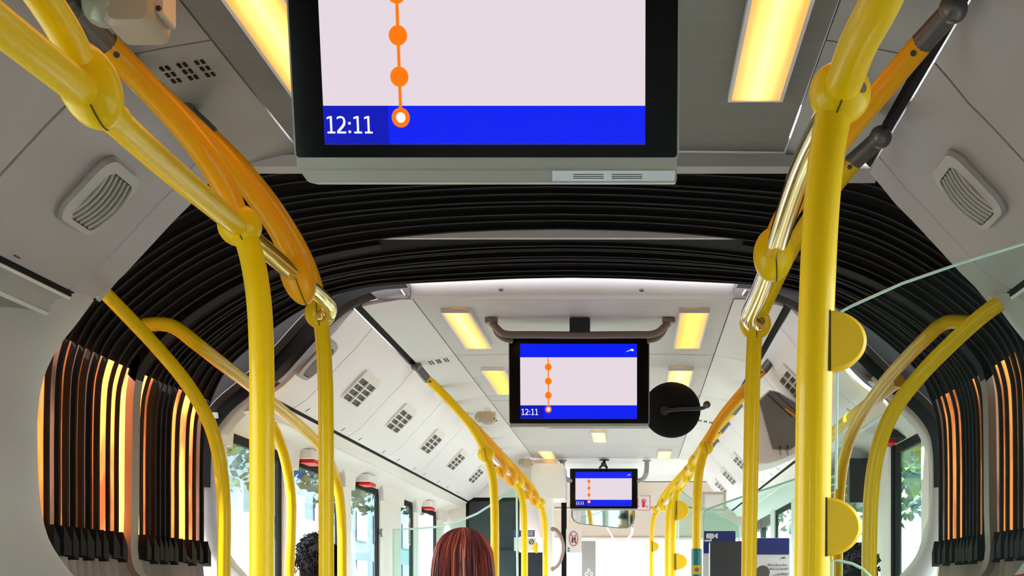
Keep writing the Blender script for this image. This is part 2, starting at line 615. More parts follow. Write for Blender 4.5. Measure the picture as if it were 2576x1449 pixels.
wall_l = struct('wall_left')
wall_r = struct('wall_right')
wall_lf = struct('wall_left')
wall_rf = struct('wall_right')
for s_, wr, wf in ((-1, wall_l, wall_lf), (1, wall_r, wall_rf)):
    covers(wr, s_, [(-2.6, -.2), (-.2, .72), (.72, 1.80), (1.80, 2.34), (2.34, 2.87), (2.87, 2.99)], M['cove'])
    end = 9.85 if s_ < 0 else 11.0
    js = [4.45, 4.77, 5.67, 6.57, 7.47, 8.37, 9.27] + ([9.85] if s_ < 0 else [10.17, 11.0])
    covers(wf, s_, list(zip(js[:-1], js[1:])), M['cove_b'])
    under_cove(wr, s_, -2.6, 2.9, M['trimgrey'], None)
    under_cove(wf, s_, 4.46, end, M['beigel'], None)

# outer roof shell that keeps the sky out
roof = struct('roof')
for y0, y1 in ((-2.7, 3.02), (4.40, 12.0)):
    z = EYE + 1.0
    def shell(s_):
        return sheet([(0, 1.02), (.75, 1.02), (1.0, .94), (1.15, .78), (1.17, .53)], y0, y1, s_, .02, zf=lambda y: 0)
    mk('roof_shell', shell(-1), M['vanw'], roof)
    mk('roof_shell', shell(1), M['vanw'], roof)

# rear section walls (beside and behind the camera)
ZS, ZT = .95, EYE + .505      # window sill and head heights
def lower_wall(par, s_, y0, y1, m):
    x0, x1 = sorted((X(s_, 1.113), X(s_, 1.17)))
    mk('side_panel', box(x0, x1, y0, y1, 0, ZS), m, par)
def pillar(par, s_, y0, y1, m, zt=ZT + .01, name='window_pillar'):
    x0, x1 = sorted((X(s_, 1.104), X(s_, 1.128)))
    c = ((x0 + x1) / 2, (y0 + y1) / 2, 0)
    return mk(name, prism(rrect(x1 - x0, y1 - y0, .008, 3), c, (1, 0, 0), (0, 1, 0), (0, 0, 1), ZS - .02, zt), m, par, smooth=True)
WN = {'n': 0}
def window(s_, y0, y1, edge0=.012, edge1=.05):
    WN['n'] += 1
    wd = struct('window_%d' % WN['n'], (X(s_, 1.13), (y0 + y1) / 2, ZS))
    xo, xi = X(s_, 1.128), X(s_, 1.114)
    a, b = sorted((xo, xi))
    fr = join(box(a, b, y0, y0 + edge0, ZS, ZT), box(a, b, y1 - edge1, y1, ZS, ZT), box(a, b, y0 + edge0, y1 - edge1, ZT - .03, ZT), box(a, b, y0 + edge0, y1 - edge1, ZS, ZS + .03))
    mk('window_frame', fr, M['rubber'], wd)
    xm = X(s_, 1.121)
    mk('pane', box(xm - .003, xm + .003, y0 + edge0, y1 - edge1, ZS + .03, ZT - .03), M['wglass'], wd)
    return wd
for s_, wr, wf in ((-1, wall_l, wall_lf), (1, wall_r, wall_rf)):
    lower_wall(wr, s_, -2.6, 3.0, M['pillar'])
    lower_wall(wf, s_, 4.43, 11.7 if s_ > 0 else 11.7, M['beigel'])
    for y0, y1 in ((-2.2, -.75), (1.0, 2.3)):
        window(s_, y0, y1)
    for y0, y1 in ((-2.6, -2.2), (-.75, 1.0), (2.3, 2.62)):
        pillar(wr, s_, y0, y1, M['pillar'])
# left windows of the front section
for y0, y1 in ((4.56, 5.30), (5.46, 6.36), (6.57, 7.33), (7.97, 8.46), (8.63, 9.46)):
    window(-1, y0, y1)
for y0, y1 in ((4.44, 4.56), (5.30, 5.46), (6.36, 6.57), (7.33, 7.97), (8.46, 8.63), (9.46, 9.84)):
    pillar(wall_lf, -1, y0, y1, M['beigel'])
    # flared pillar head
    x = X(-1, 1.10)
    ym = (y0 + y1) / 2
    h = (y1 - y0) / 2
    mk('pillar_cap', prism([(-h - .05, .07), (h + .05, .07), (h + .015, .03), (h, -.02), (-h, -.02), (-h - .015, .03)], (x, ym, EYE + .47), (0, 1, 0), (0, 0, 1), (1, 0, 0), -.03, .012), M['beigel'], wall_lf, smooth=True)
# right side of the front section
window(1, 4.56, 5.06)
window(1, 7.2, 8.1)
window(1, 8.3, 9.3)
for y0, y1, mm in ((4.44, 4.56, 'beigel'), (5.06, 5.10, 'rubber'), (5.13, 5.45, 'beigel'), (7.0, 7.2, 'beigel'), (8.1, 8.3, 'beigel'), (9.3, 9.55, 'beigel')):
    pillar(wall_rf, 1, y0, y1, M[mm])

def door(s_, y0, y1, n):
    d = struct('door_%d' % n, (X(s_, 1.13), (y0 + y1) / 2, 0))
    a, b = sorted((X(s_, 1.118), X(s_, 1.150)))
    ym = (y0 + y1) / 2
    for q0, q1 in ((y0, ym - .01), (ym + .01, y1)):
        lf = mk('door_leaf', join(box(a, b, q0, q0 + .05, .02, ZT), box(a, b, q1 - .05, q1, .02, ZT),
                             box(a, b, q0 + .05, q1 - .05, .02, .18), box(a, b, q0 + .05, q1 - .05, ZT - .07, ZT)), M['black'], d)
        xm = X(s_, 1.135)
        mk('pane', box(xm - .003, xm + .003, q0 + .05, q1 - .05, .18, ZT - .07), M['wglass'], lf)
        mk('handle', tube([(X(s_, 1.118), q1 - .09, .8), (X(s_, 1.08), q1 - .09, .9), (X(s_, 1.08), q1 - .09, 1.5), (X(s_, 1.118), q1 - .09, 1.6)], .013, 10), M['yellow'], lf, smooth=True)
    return d
door(1, 5.47, 6.98, 1)
door(1, 9.57, 11.2, 2)

# moulded shoulder where the last rear pillar meets the cove
for s_, par in ((-1, wall_l), (1, wall_r)):
    c = Vector((X(s_, 1.10), 2.80, Zr(.52)))
    prof = [(1.16, .585, .0), (1.10, .575, .02), (1.075, .555, .05), (1.068, .53, .06), (1.072, .50, .055), (1.088, .46, .04), (1.10, .40, .02), (1.104, .30, 0)]
    rows = [[Vector((X(s_, o), 2.80 - h * 1.6 - .02, Zr(z))) for o, z, h in prof],
            [Vector((X(s_, o - .006), 2.80 - h * .9, Zr(z))) for o, z, h in prof],
            [Vector((X(s_, o - .008), 2.80 + h * .9, Zr(z))) for o, z, h in prof],
            [Vector((X(s_, o), 2.80 + h * 1.6 + .02, Zr(z))) for o, z, h in prof]]
    mk('pillar_shoulder', loft(rows), M['pillar'], par, smooth=True, sharp=80)

# rear wall
wall_b = struct('wall_back')
mk('back_panel', box(XC - 1.17, XC + 1.17, -2.68, -2.6, 0, EYE + 1.0), M['pillar'], wall_b)

# front bulkheads and windscreen
wf_ = struct('wall_front')
# sloped header from end of ceiling down to windscreen
hp = [(10.0, .915), (10.25, .86), (10.7, .80)]
def yz_sheet(pts, x0, x1, th, name, m, par):
    rows = []
    for x in (x0, x1):
        a = [Vector((x, y, Zr(z))) for y, z in pts]
        b = [p + Vector((0, th, th * .3)) for p in a]
        rows.append(a + b[::-1])
    v, f = loft(rows, True)
    k = len(rows[0])
    f += [tuple(range(k)), tuple(range(k, 2 * k))[::-1]]
    return mk(name, (v, f), m, par, smooth=True, sharp=30)
yz_sheet(hp, XC - .52, XC + 1.05, .02, 'header_panel', M['white'], wf_)
yz_sheet([(10.72, .795), (11.2, .60), (11.38, .44), (11.40, .405)], XC - .55, XC + 1.12, .02, 'header_panel', M['beige'], wf_)
mk('header_ledge', box(XC - .55, XC + 1.12, 11.12, 11.16, Zr(.612), Zr(.622)), M['beigel'], wf_)
mk('header_ledge', box(XC - .55, XC + 1.12, 11.385, 11.42, Zr(.385), Zr(.405)), M['beigel'], wf_)
mk('front_panel', box(XC - 1.17, XC + 1.17, 11.50, 11.58, 0, .9), M['charcoal'], wf_)
mk('front_pillar', box(XC - 1.17, XC - 1.08, 11.4, 11.5, 0, 2.45), M['rubber'], wf_)
mk('front_pillar', box(XC + 1.08, XC + 1.17, 11.4, 11.5, 0, 2.45), M['rubber'], wf_)
mk('front_roof_panel', box(XC - 1.17, XC + 1.17, 10.02, 11.55, Zr(.96), Zr(.98)), M['white'], wf_)
mk('front_visor_panel', box(XC - 1.17, XC + 1.17, 11.44, 11.48, Zr(.40), Zr(.98)), M['beigel'], wf_)
wsd = struct('window_%d' % (WN['n'] + 1), (XC, 11.45, .9)); WN['n'] += 1
mk('pane', box(XC - 1.08, XC + 1.08, 11.45, 11.456, .9, Zr(.40)), M['wglass'], wsd)
mk('pane_surround', join(box(XC - 1.08, XC + 1.08, 11.44, 11.47, .86, .90)), M['rubber'], wsd)
# left bulkhead behind the driver (faces the passengers)
bk = struct('wall_front')
yb = 9.86
bx0 = XC - 1.17
mk('bulkhead_panel', prism([(0, 0), (.62, 0), (.62, .26), (0, .26)], (P(1175, 1251, yb).x, yb, Zr(.626)), (1, 0, 0), (0, 0, 1), (0, 1, 0), 0, .04), M['beigel'], bk)
mk('bulkhead_panel', box(bx0, P(1172, 0, yb).x, yb, yb + .04, 0, Zr(.90)), M['beigel'], bk)
pb = P(1172, 0, yb).x; pe = P(1306, 0, yb).x
mk('partition_frame', join(box(pb, pb + .02, yb, yb + .03, 0, Zr(.625)), box(pe - .02, pe, yb, yb + .03, 0, Zr(.625)),
                           box(pb + .02, pe - .02, yb, yb + .03, Zr(.60), Zr(.625)), box(pb + .02, pe - .02, yb, yb + .03, Zr(.262), Zr(.28))), M['rubber'], bk)
mk('partition_pane', box(pb + .02, pe - .02, yb + .01, yb + .016, .1, Zr(.60)), M['darkglass'], bk)
# the box over the driver door and the post
a, b = P(1338, 0, 9.7).x, P(1419, 0, 9.7).x
mk('overhead_box', prism(rrect(b - a, .235, .012, 3), ((a + b) / 2, 9.9, EYE + .725), (1, 0, 0), (0, 0, 1), (0, 1, 0), -.25, .25), M['beigel'], bk, smooth=True)
a, b = P(1364, 0, 9.7).x, P(1393, 0, 9.7).x
mk('door_post', prism(rrect(b - a, .10, .03, 4), ((a + b) / 2, 9.75, 0), (1, 0, 0), (0, 1, 0), (0, 0, 1), 0, EYE + .61), M['beigel'], bk, smooth=True)
a, b = P(1412, 0, 10.3).x, P(1425, 0, 10.3).x
mk('door_edge', box(a, b, 10.3, 10.33, 0, Zr(.66)), M['rubber'], bk)
a, b = P(1306, 0, 9.9).x, P(1366, 0, 9.9).x
mk('bulkhead_panel', box(a, b, 9.90, 9.93, 0, Zr(.25)), M['darkglass'], bk)

# ------------------------------------------------------------------ bellows end frames
REAR_IN = [(.70, .862), (.735, .82), (.775, .78), (.818, .732), (.86, .688), (.90, .645), (.935, .603), (.970, .555), (1.012, .50), (1.040, .44), (1.052, .37), (1.053, .30), (1.048, .19), (1.030, .105), (.985, .035), (.93, -.03), (.90, -.12), (.90, -1.38)]
FRONT_IN = [(.50, .915), (.60, .905), (.69, .868), (.745, .825), (.80, .772), (.86, .705), (.92, .645), (.985, .585), (1.045, .535), (1.09, .475), (1.105, .41), (1.108, .30), (1.100, .18), (1.075, .10), (1.02, .035), (.96, -.03), (.94, -.12), (.94, -1.38)]
def off(prof, d):
    n = len(prof)
    out = []
    for i in range(n):
        a, b = prof[max(i - 1, 0)], prof[min(i + 1, n - 1)]
        t = Vector((b[0] - a[0], b[1] - a[1])).normalized()
        out.append((prof[i][0] - t.y * d, prof[i][1] + t.x * d))
    return out
def frame_loft(side, stations, sub=slice(None)):
    rows = []
    for prof, y in stations:
        p = crom([Vector((o, z, 0)) for o, z in prof[sub]], 3)
        rows.append([Vector((X(side, q.x), y, Zr(q.y))) for q in p])
    return loft(rows)
tr = struct('trim_1'); tf = struct('trim_2')
sub_side = slice(6, None)
for s_ in (-1, 1):
    # rear frame: moulding that swells out of the side wall and rolls into the opening
    side_p = REAR_IN[sub_side]
    wallp = [(1.10, z) for o, z in side_p]
    wallp = [(min(1.10, .99 + max(0, (.603 - z)) * 3) if z > .4 else 1.10, z) for o, z in side_p]
    mid = [((a[0] * .35 + b[0] * .65), a[1]) for a, b in zip(side_p, wallp)]
    v = frame_loft(s_, [(wallp, 2.55), (mid, 2.72), ([(o + .012, z) for o, z in side_p], 2.88), (side_p, 2.95), ([(o + .006, z) for o, z in side_p], 2.995), ([(o + .09, z) for o, z in side_p], 3.0)])
    mk('corner_moulding', v, M['pillar'], tr, smooth=True, sharp=60)
    up = REAR_IN[:7]
    v = frame_loft(s_, [([(o, z + .0) for o, z in up], 2.992), (off(up, -.004), 3.004), (off(up, .008), 3.016), (off(up, .09), 3.02)])
    mk('arch_edge', v, M['pillar'], tr, smooth=True, sharp=60)
    # front frame: dark upper arch
    up = FRONT_IN[:9]
    up = FRONT_IN[:12]
    d0 = [(0 if k < 7 else .03) for k in range(12)]
    def offv(prof, d):
        q = [off(prof, d_) for d_ in d]
        return [q[k][k] for k in range(len(prof))]
    v = frame_loft(s_, [(offv(up, d0), 4.455), (offv(up, d0), 4.432), (offv(up, [max(a, .028) for a in d0]), 4.415), (off(up, .052), 4.40), (off(up, .062), 4.385), (off(up, .068), 4.40)])
    mk('dark_arch', v, M['charcoal'], tf, smooth=True, sharp=60)
    fl = crom([Vector((o, z, 0)) for o, z in up], 3)
    fl2 = [Vector((q.x * 1.22 + .02, .2 + (q.y - .2) * 1.3, 0)) for q in fl]
    mk('arch_flange', loft([[Vector((X(s_, q.x + .005), 4.405, Zr(q.y + .01))) for q in fl], [Vector((X(s_, q.x), 4.402, Zr(q.y))) for q in fl2]]), M['rubber'], tf)
    lo = FRONT_IN[6:]
    v = frame_loft(s_, [([(o + .004, z) for o, z in lo], 4.52), (lo, 4.445), (off(lo, .006), 4.425), (off(lo, .030), 4.412), (off(lo, .040), 4.408), (off(lo, .06), 4.412)])
    mk('corner_moulding', v, M['pillar'], tf, smooth=True, sharp=60)
# lips across the ceiling ends
yz = [(2.965, .898), (2.985, .880), (3.03, .878), (3.045, .905), (3.045, .96)]
def xlip(pts, x0, x1, name, m, par, curve=0):
    rows = []
    for k in range(9):
        x = x0 + (x1 - x0) * k / 8
        e = curve * (2 * abs(k / 8 - .5)) ** 2
        a = [Vector((x, y, Zr(z) - e)) for y, z in pts]
        rows.append(a + [p + Vector((0, .004, .006)) for p in a[::-1]])
    v, f = loft(rows, True)
    k = len(rows[0])
    f += [tuple(range(k)), tuple(range(len(v) - k, len(v)))[::-1]]
    return mk(name, (v, f), m, par, smooth=True, sharp=30)
xlip(yz, XC - .70, XC - .47, 'end_lip', M['pillar'], tr)
xlip(yz, XC - .468, XC + .52, 'end_lip', M['trimgrey'], tr)
xlip([(2.985, .876), (3.03, .858), (3.045, .90)], XC + .523, XC + .70, 'end_lip', M['pillar'], tr)
xlip([(4.47, .905), (4.44, .912), (4.41, .940), (4.40, .955), (4.41, 1.01)], XC - .505, XC + .505, 'end_lip', M['slant_b'], tf)
for x in (-.60, .02, .62):
    pass
for px, py in ((1260, 729), (1437, 713), (1614, 730)):
    p = P(px, py, 4.42)
    mk('fixing_hole', ball(p, .005, (1, 0, 0), .008, 10, 6), M['inkb'], tf)
# dark corner brackets at the ceiling corners
for s_ in (-1, 1):
    mk('corner_bracket', prism([(0, 0), (.10, .0), (.10, .045), (-.03, .025)], (X(s_, .60), 4.405, Zr(.893)), (-s_, 0, 0), (0, 0, 1), (0, 1, 0), 0, .02), M['charcoal'], tf)
    mk('bracket_pin', cyl(P(1008 if s_ < 0 else 1878, 728, 4.4), (s_ * -.35, .25, -.5), .004, .022, 8), M['chrome'], tf)

# ------------------------------------------------------------------ bellows
bel = thing('bellows', 'black pleated bellows tunnel joining the two halves of the bus, sunlit orange at its sides', 'bellows', (XC, 3.7, 0))
RIBP = [(0, .912), (.16, .909), (.32, .90), (.47, .884), (.60, .861), (.72, .828), (.82, .787), (.91, .736), (.985, .682), (1.045, .628), (1.085, .575), (1.104, .525), (1.112, .47), (1.115, .35), (1.115, .22), (1.115, .115)]
def lift(o, Y):
    e = abs(Y - 3.70) / .7
    return (.028 + .035 * math.exp(-((o - .72) / .25) ** 2)) * min(1, e) ** 1.3 * (1 if o < 1.06 else max(0, 1 - (o - 1.06) / .05))
def rib_contour(Y, d=0.0, jit=0, n0=0, n1=len(RIBP)):
    base_ = [(o, z + lift(o, Y) + (jit if z > .6 else 0)) for o, z in RIBP]
    pr = crom([Vector((o, z, 0)) for o, z in base_], 3)
    pr = [(p.x, p.y) for p in pr]
    pr = off(pr, d) if d else pr
    return pr
def both(pr):
    return [(-o, z) for o, z in pr[::-1]] + [(o, z) for o, z in pr[1:]]
RIBY = [3.06, 3.12, 3.19, 3.25, 3.30, 3.345, 3.39, 3.44, 3.49, 3.56, 3.62, 3.80, 3.86, 3.905, 3.945, 3.985, 4.03, 4.10, 4.19, 4.26, 4.34]
NR = len(RIBY)
jit = [random.uniform(-.006, .006) for _ in RIBY]
split = .553
for i, y in enumerate(RIBY):
    a = both(rib_contour(y, 0, jit[i])); b = both(rib_contour(y, .012, jit[i]))
    hw = .006
    rows = []
    for pr, yy in ((a, y - hw), (a, y + hw), (b, y + hw), (b, y - hw), (a, y - hw)):
        rows.append([Vector((XC + o, yy, Zr(z))) for o, z in pr])
    mk('rib', loft(rows), M['rubber'], bel, smooth=True, sharp=30)
def pleat_rows(i, part, wide=False):
    y0, y1 = RIBY[i] + .004, RIBY[i + 1] - .004
    if part == 'roof':
        depth = .03
    else:
        depth = .07
    rows = []
    r = random.Random(i * 13 + 5)
    sk = r.uniform(.35, .65)
    if wide:
        sk, depth = .22, .05
    for yy, d in ((y0, .006), (y0 + (y1 - y0) * sk * .5, depth * .6), (y0 + (y1 - y0) * sk, depth), (y0 + (y1 - y0) * (sk + (1 - sk) * .5), depth * .55), (y1, .006)):
        pr = rib_contour(yy, d, (jit[i] + jit[i + 1]) / 2)
        pr0 = rib_contour(yy, 0, 0)
        rows.append((yy, pr, pr0))
    return rows
for i in range(NR - 1):
    if i == 10:
        pass
    rows = pleat_rows(i, 'roof')
    idx = [k for k, (o, z) in enumerate(rows[0][2]) if z >= split]
    kmax = idx[-1]
    rr = []
    for yy, pr, _ in rows:
        rr.append([Vector((XC + o, yy, Zr(z))) for o, z in both(pr[:kmax + 1])])
    mk('roof_pleat', loft(rr), M['bellows'], bel, smooth=True, sharp=25)
    for s_ in (-1, 1):
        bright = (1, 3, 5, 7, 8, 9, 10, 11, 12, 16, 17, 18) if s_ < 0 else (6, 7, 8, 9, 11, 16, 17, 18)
        rows = pleat_rows(i, 'side', i in (8, 9, 10, 17, 18) if s_ < 0 else i in bright)
        rr = []
        for q, (yy, pr, _) in enumerate(rows):
            seg = pr[kmax:]
            rr.append([Vector((X(s_, o), yy, Zr(z))) for o, z in seg])
        mk('side_pleat', loft(rr), M['orange' if i in bright else 'shadecloth'], bel, smooth=True, sharp=25)
        # top hem between dark roof cloth and light side cloth
# centre hoop with the flat roof beam
yc = 3.725
hc = RIBP
a = [(0, .896), (.35, .896), (.49, .896), (.50, .901), (.51, .911)]
pr = [(-o, z) for o, z in a[::-1]] + [(o, z) for o, z in a[1:]]
rows = [[Vector((XC + o, yy, Zr(z + dz))) for o, z in pr] for yy, dz in ((3.685, .012), (3.675, 0), (3.66, .0), (3.655, .03), (3.70, .04), (3.685, .012))]
mk('roof_beam', loft(rows), M['slant_b'], bel, smooth=True, sharp=30)
for s_ in (-1, 1):
    pr = [(1.085, .60), (1.100, .53), (1.106, .45), (1.108, .2), (1.108, .07), (1.06, .0), (.90, -.20), (.72, -.42), (.70, -1.36)]
    rows = []
    for yy, d in ((3.70, .0), (3.755, .0), (3.755, .02), (3.70, .02), (3.70, 0)):
        rows.append([Vector((X(s_, q.x + d), yy, Zr(q.y))) for q in crom([Vector((o, z, 0)) for o, z in pr], 3)])
    mk('centre_hoop', loft(rows), M['bronze'], bel, smooth=True, sharp=30)
    q0 = [(o, z) for o, z in RIBP if .45 < o and z >= .57] + [(1.100, .53)]
    rows = []
    for yy, d in ((3.70, .0), (3.755, .0), (3.755, .02), (3.70, .02), (3.70, 0)):
        rows.append([Vector((X(s_, q.x + d), yy, Zr(q.y + .004 + d))) for q in crom([Vector((o, z, 0)) for o, z in q0], 3)])
    mk('centre_arch', loft(rows), M['rubber'], bel, smooth=True, sharp=30)
# clips at the feet of the ribs and the pale lower cloth
for s_ in (-1, 1):
    for i, y in enumerate(RIBY):
        if abs(y - 3.7) < .03: continue
        hw = .026 if (i % 3) else .034
        y0, y1 = y - hw * .5, y + hw * .8
        pl = [(y0 - y, .142), (y1 - y, .108), (y1 - y, .066 + .01 * (i % 2)), (y0 - y, .076)]
        mk('rib_clip', prism(pl, (X(s_, 1.098), y, EYE), (0, 1, 0), (0, 0, 1), (s_, 0, 0), 0, .03), M['rubber'], bel)
    for i in range(NR - 1):
        y0, y1 = RIBY[i], RIBY[i + 1]
        ym = (y0 + y1) / 2
        pr = [(1.128, .135), (1.120, .07), (1.115, .03), (1.095, -.03), (1.04, -.12), (.93, -.25), (.86, -.40), (.84, -1.38)]
        rows = []
        for yy, d in ((y0, -.004), (y0 + (ym - y0) * .25, .004), (ym, .06), (y1 - (y1 - ym) * .25, .005), (y1, -.004)):
            rows.append([Vector((X(s_, q.x + d), yy, Zr(q.y))) for q in crom([Vector((o, z, 0)) for o, z in pr], 3)])
        mk('lower_pleat', loft(rows), M['curtain'], bel, smooth=True, sharp=25)
# sloping dark rail at the foot
for s_ in (-1, 1):
    a, b = (P(372, 1385, 3.70), P(470, 1480, 3.6))
# ================================================================== THINGS
# ------------------------------------------------------------------ ceiling lights
def ceiling_light(label, x0, x1, y0, y1, m, z=.905, drop=.012, group=None):
    r = thing('ceiling_light', label, 'light', ((x0 + x1) / 2, (y0 + y1) / 2, Zr(z)), group)
    zz = [Zr(z) + zoff(y) for y in (y0, y1)]
    def slab(e, d0, d1):
        v = []
        for y, q in ((y0 + e, zz[0]), (y1 - e, zz[1])):
            v += [(x0 + e, y, q - d0), (x1 - e, y, q - d0), (x1 - e, y, q - d1), (x0 + e, y, q - d1)]
        return v, [(0, 1, 2, 3), (4, 7, 6, 5), (0, 4, 5, 1), (1, 5, 6, 2), (2, 6, 7, 3), (3, 7, 4, 0)]
    t = .006
    fr = []
    for (a0, a1, b0, b1) in ((x0, x0 + t, y0, y1), (x1 - t, x1, y0, y1), (x0 + t, x1 - t, y0, y0 + t), (x0 + t, x1 - t, y1 - t, y1)):
        q0, q1 = Zr(z) + zoff(b0), Zr(z) + zoff(b1)
        v = [(a0, b0, q0), (a1, b0, q0), (a1, b0, q0 - drop - .002), (a0, b0, q0 - drop - .002), (a0, b1, q1), (a1, b1, q1), (a1, b1, q1 - drop - .002), (a0, b1, q1 - drop - .002)]
        fr.append((v, [(0, 1, 2, 3), (4, 7, 6, 5), (0, 4, 5, 1), (1, 5, 6, 2), (2, 6, 7, 3), (3, 7, 4, 0)]))
    mk('frame', join(*fr), M['white'], r)
    mk('diffuser', slab(t, 0, drop), m, r)
    return r
ceiling_light('long glowing yellow ceiling light partly hidden by the left edge of the near screen', -.617, -.517, .9, 2.60, M['lamp'])
ceiling_light('long glowing yellow ceiling light right of the near screen', .173, .273, .9, 2.61, M['lamp'])
ceiling_light('bright white-yellow ceiling light left of the middle screen, nearer of the pair', -.622, -.526, 4.63, 5.33, M['lamp'])
ceiling_light('amber ceiling light right of the middle screen, above its bracket end', .150, .250, 4.63, 5.33, M['lampy'])
ceiling_light('amber ceiling light cut off by the left edge of the middle screen', -.622, -.526, 5.86, 6.60, M['lampy'])
ceiling_light('ceiling light half hidden by the round black mirror', .146, .25, 5.86, 6.60, M['lamp'])
ceiling_light('small pale orange ceiling light in the middle, under the middle screen', -.240, -.160, 8.2, 8.75, M['lamps'])
ceiling_light('small amber ceiling light at far front left, above the driver bulkhead', -.620, -.530, 9.32, 9.88, M['lamps'])
ceiling_light('small amber ceiling light at far front right, above the far screen', .165, .255, 9.32, 9.88, M['lamps'])

# ------------------------------------------------------------------ roof hatch
hat = thing('roof_hatch', 'shallow grey roof hatch frame in the ceiling beyond the middle screen', 'hatch', (XC, 7.5, Zr(.90)))
def hatch(o, x, y0, y1):
    u = Vector((1, 0, 0)); v = Vector((0, 1, 0)); n = Vector((0, 0, -1))
    c = Vector((XC, (y0 + y1) / 2, Zr(.906)))
    w_, h_ = x * 2, y1 - y0
    mk('rim', ringprism(rrect(w_, h_, .05, 4), rrect(w_ - .07, h_ - .07, .03, 4), c, u, v, n, 0, .02), M['trimgrey'], o)
    mk('lid', prism(rrect(w_ - .075, h_ - .075, .03, 4), c, u, v, n, 0, .008), M['ceil_b'], o)
    for s_ in (-1, 1):
        mk('latch', box(XC + s_ * .24 - .02, XC + s_ * .24 + .02, y0 + .05, y0 + .07, Zr(.875), Zr(.895)), M['chrome'], o)
hatch(hat, .31, 7.05, 7.95)

# ------------------------------------------------------------------ screens
def clock(c, u, v, n, k, e, par):
    H, W_, g = .0205 * k, .0148 * k, .0026 * k
    def put(poly, dx, nm):
        mk(nm, prism([(a + dx, b) for a, b in poly], c, u, v, n, 0, e * .5), M['s_txt'], par)
    one = [(.0025, 0), (.0122, 0), (.0122, .0022), (.0086, .0022), (.0086, .0205), (.0060, .0205), (.0022, .0192), (.0022, .0168), (.0060, .0180), (.0060, .0022), (.0025, .0022)]
    one = [(a * k, b * k) for a, b in one]
    two = [(.0012, 0), (.0122, 0), (.0122, .0023), (.0046, .0023), (.0085, .0062), (.0109, .0092), (.0119, .0120), (.0119, .0150), (.0110, .0180), (.0092, .0198), (.0068, .0206),
           (.0040, .0203), (.0014, .0193), (.0014, .0166), (.0040, .0179), (.0064, .0183), (.0082, .0176), (.0092, .0160), (.0092, .0138), (.0084, .0112), (.0062, .0084), (.0012, .0030)]
    two = [(a * k, b * k) for a, b in two]
    dot = [(.0020, 0), (.0050, 0), (.0050, .0030), (.0020, .0030)]
    put(one, 0, 'clock_digit'); put(two, .0132 * k, 'clock_digit')
    for dy in (.0005, .0105):
        put([(a * k, (b + dy) * k) for a, b in dot], .0265 * k, 'clock_colon')
    put(one, .0330 * k, 'clock_digit'); put(one, .0462 * k, 'clock_digit')
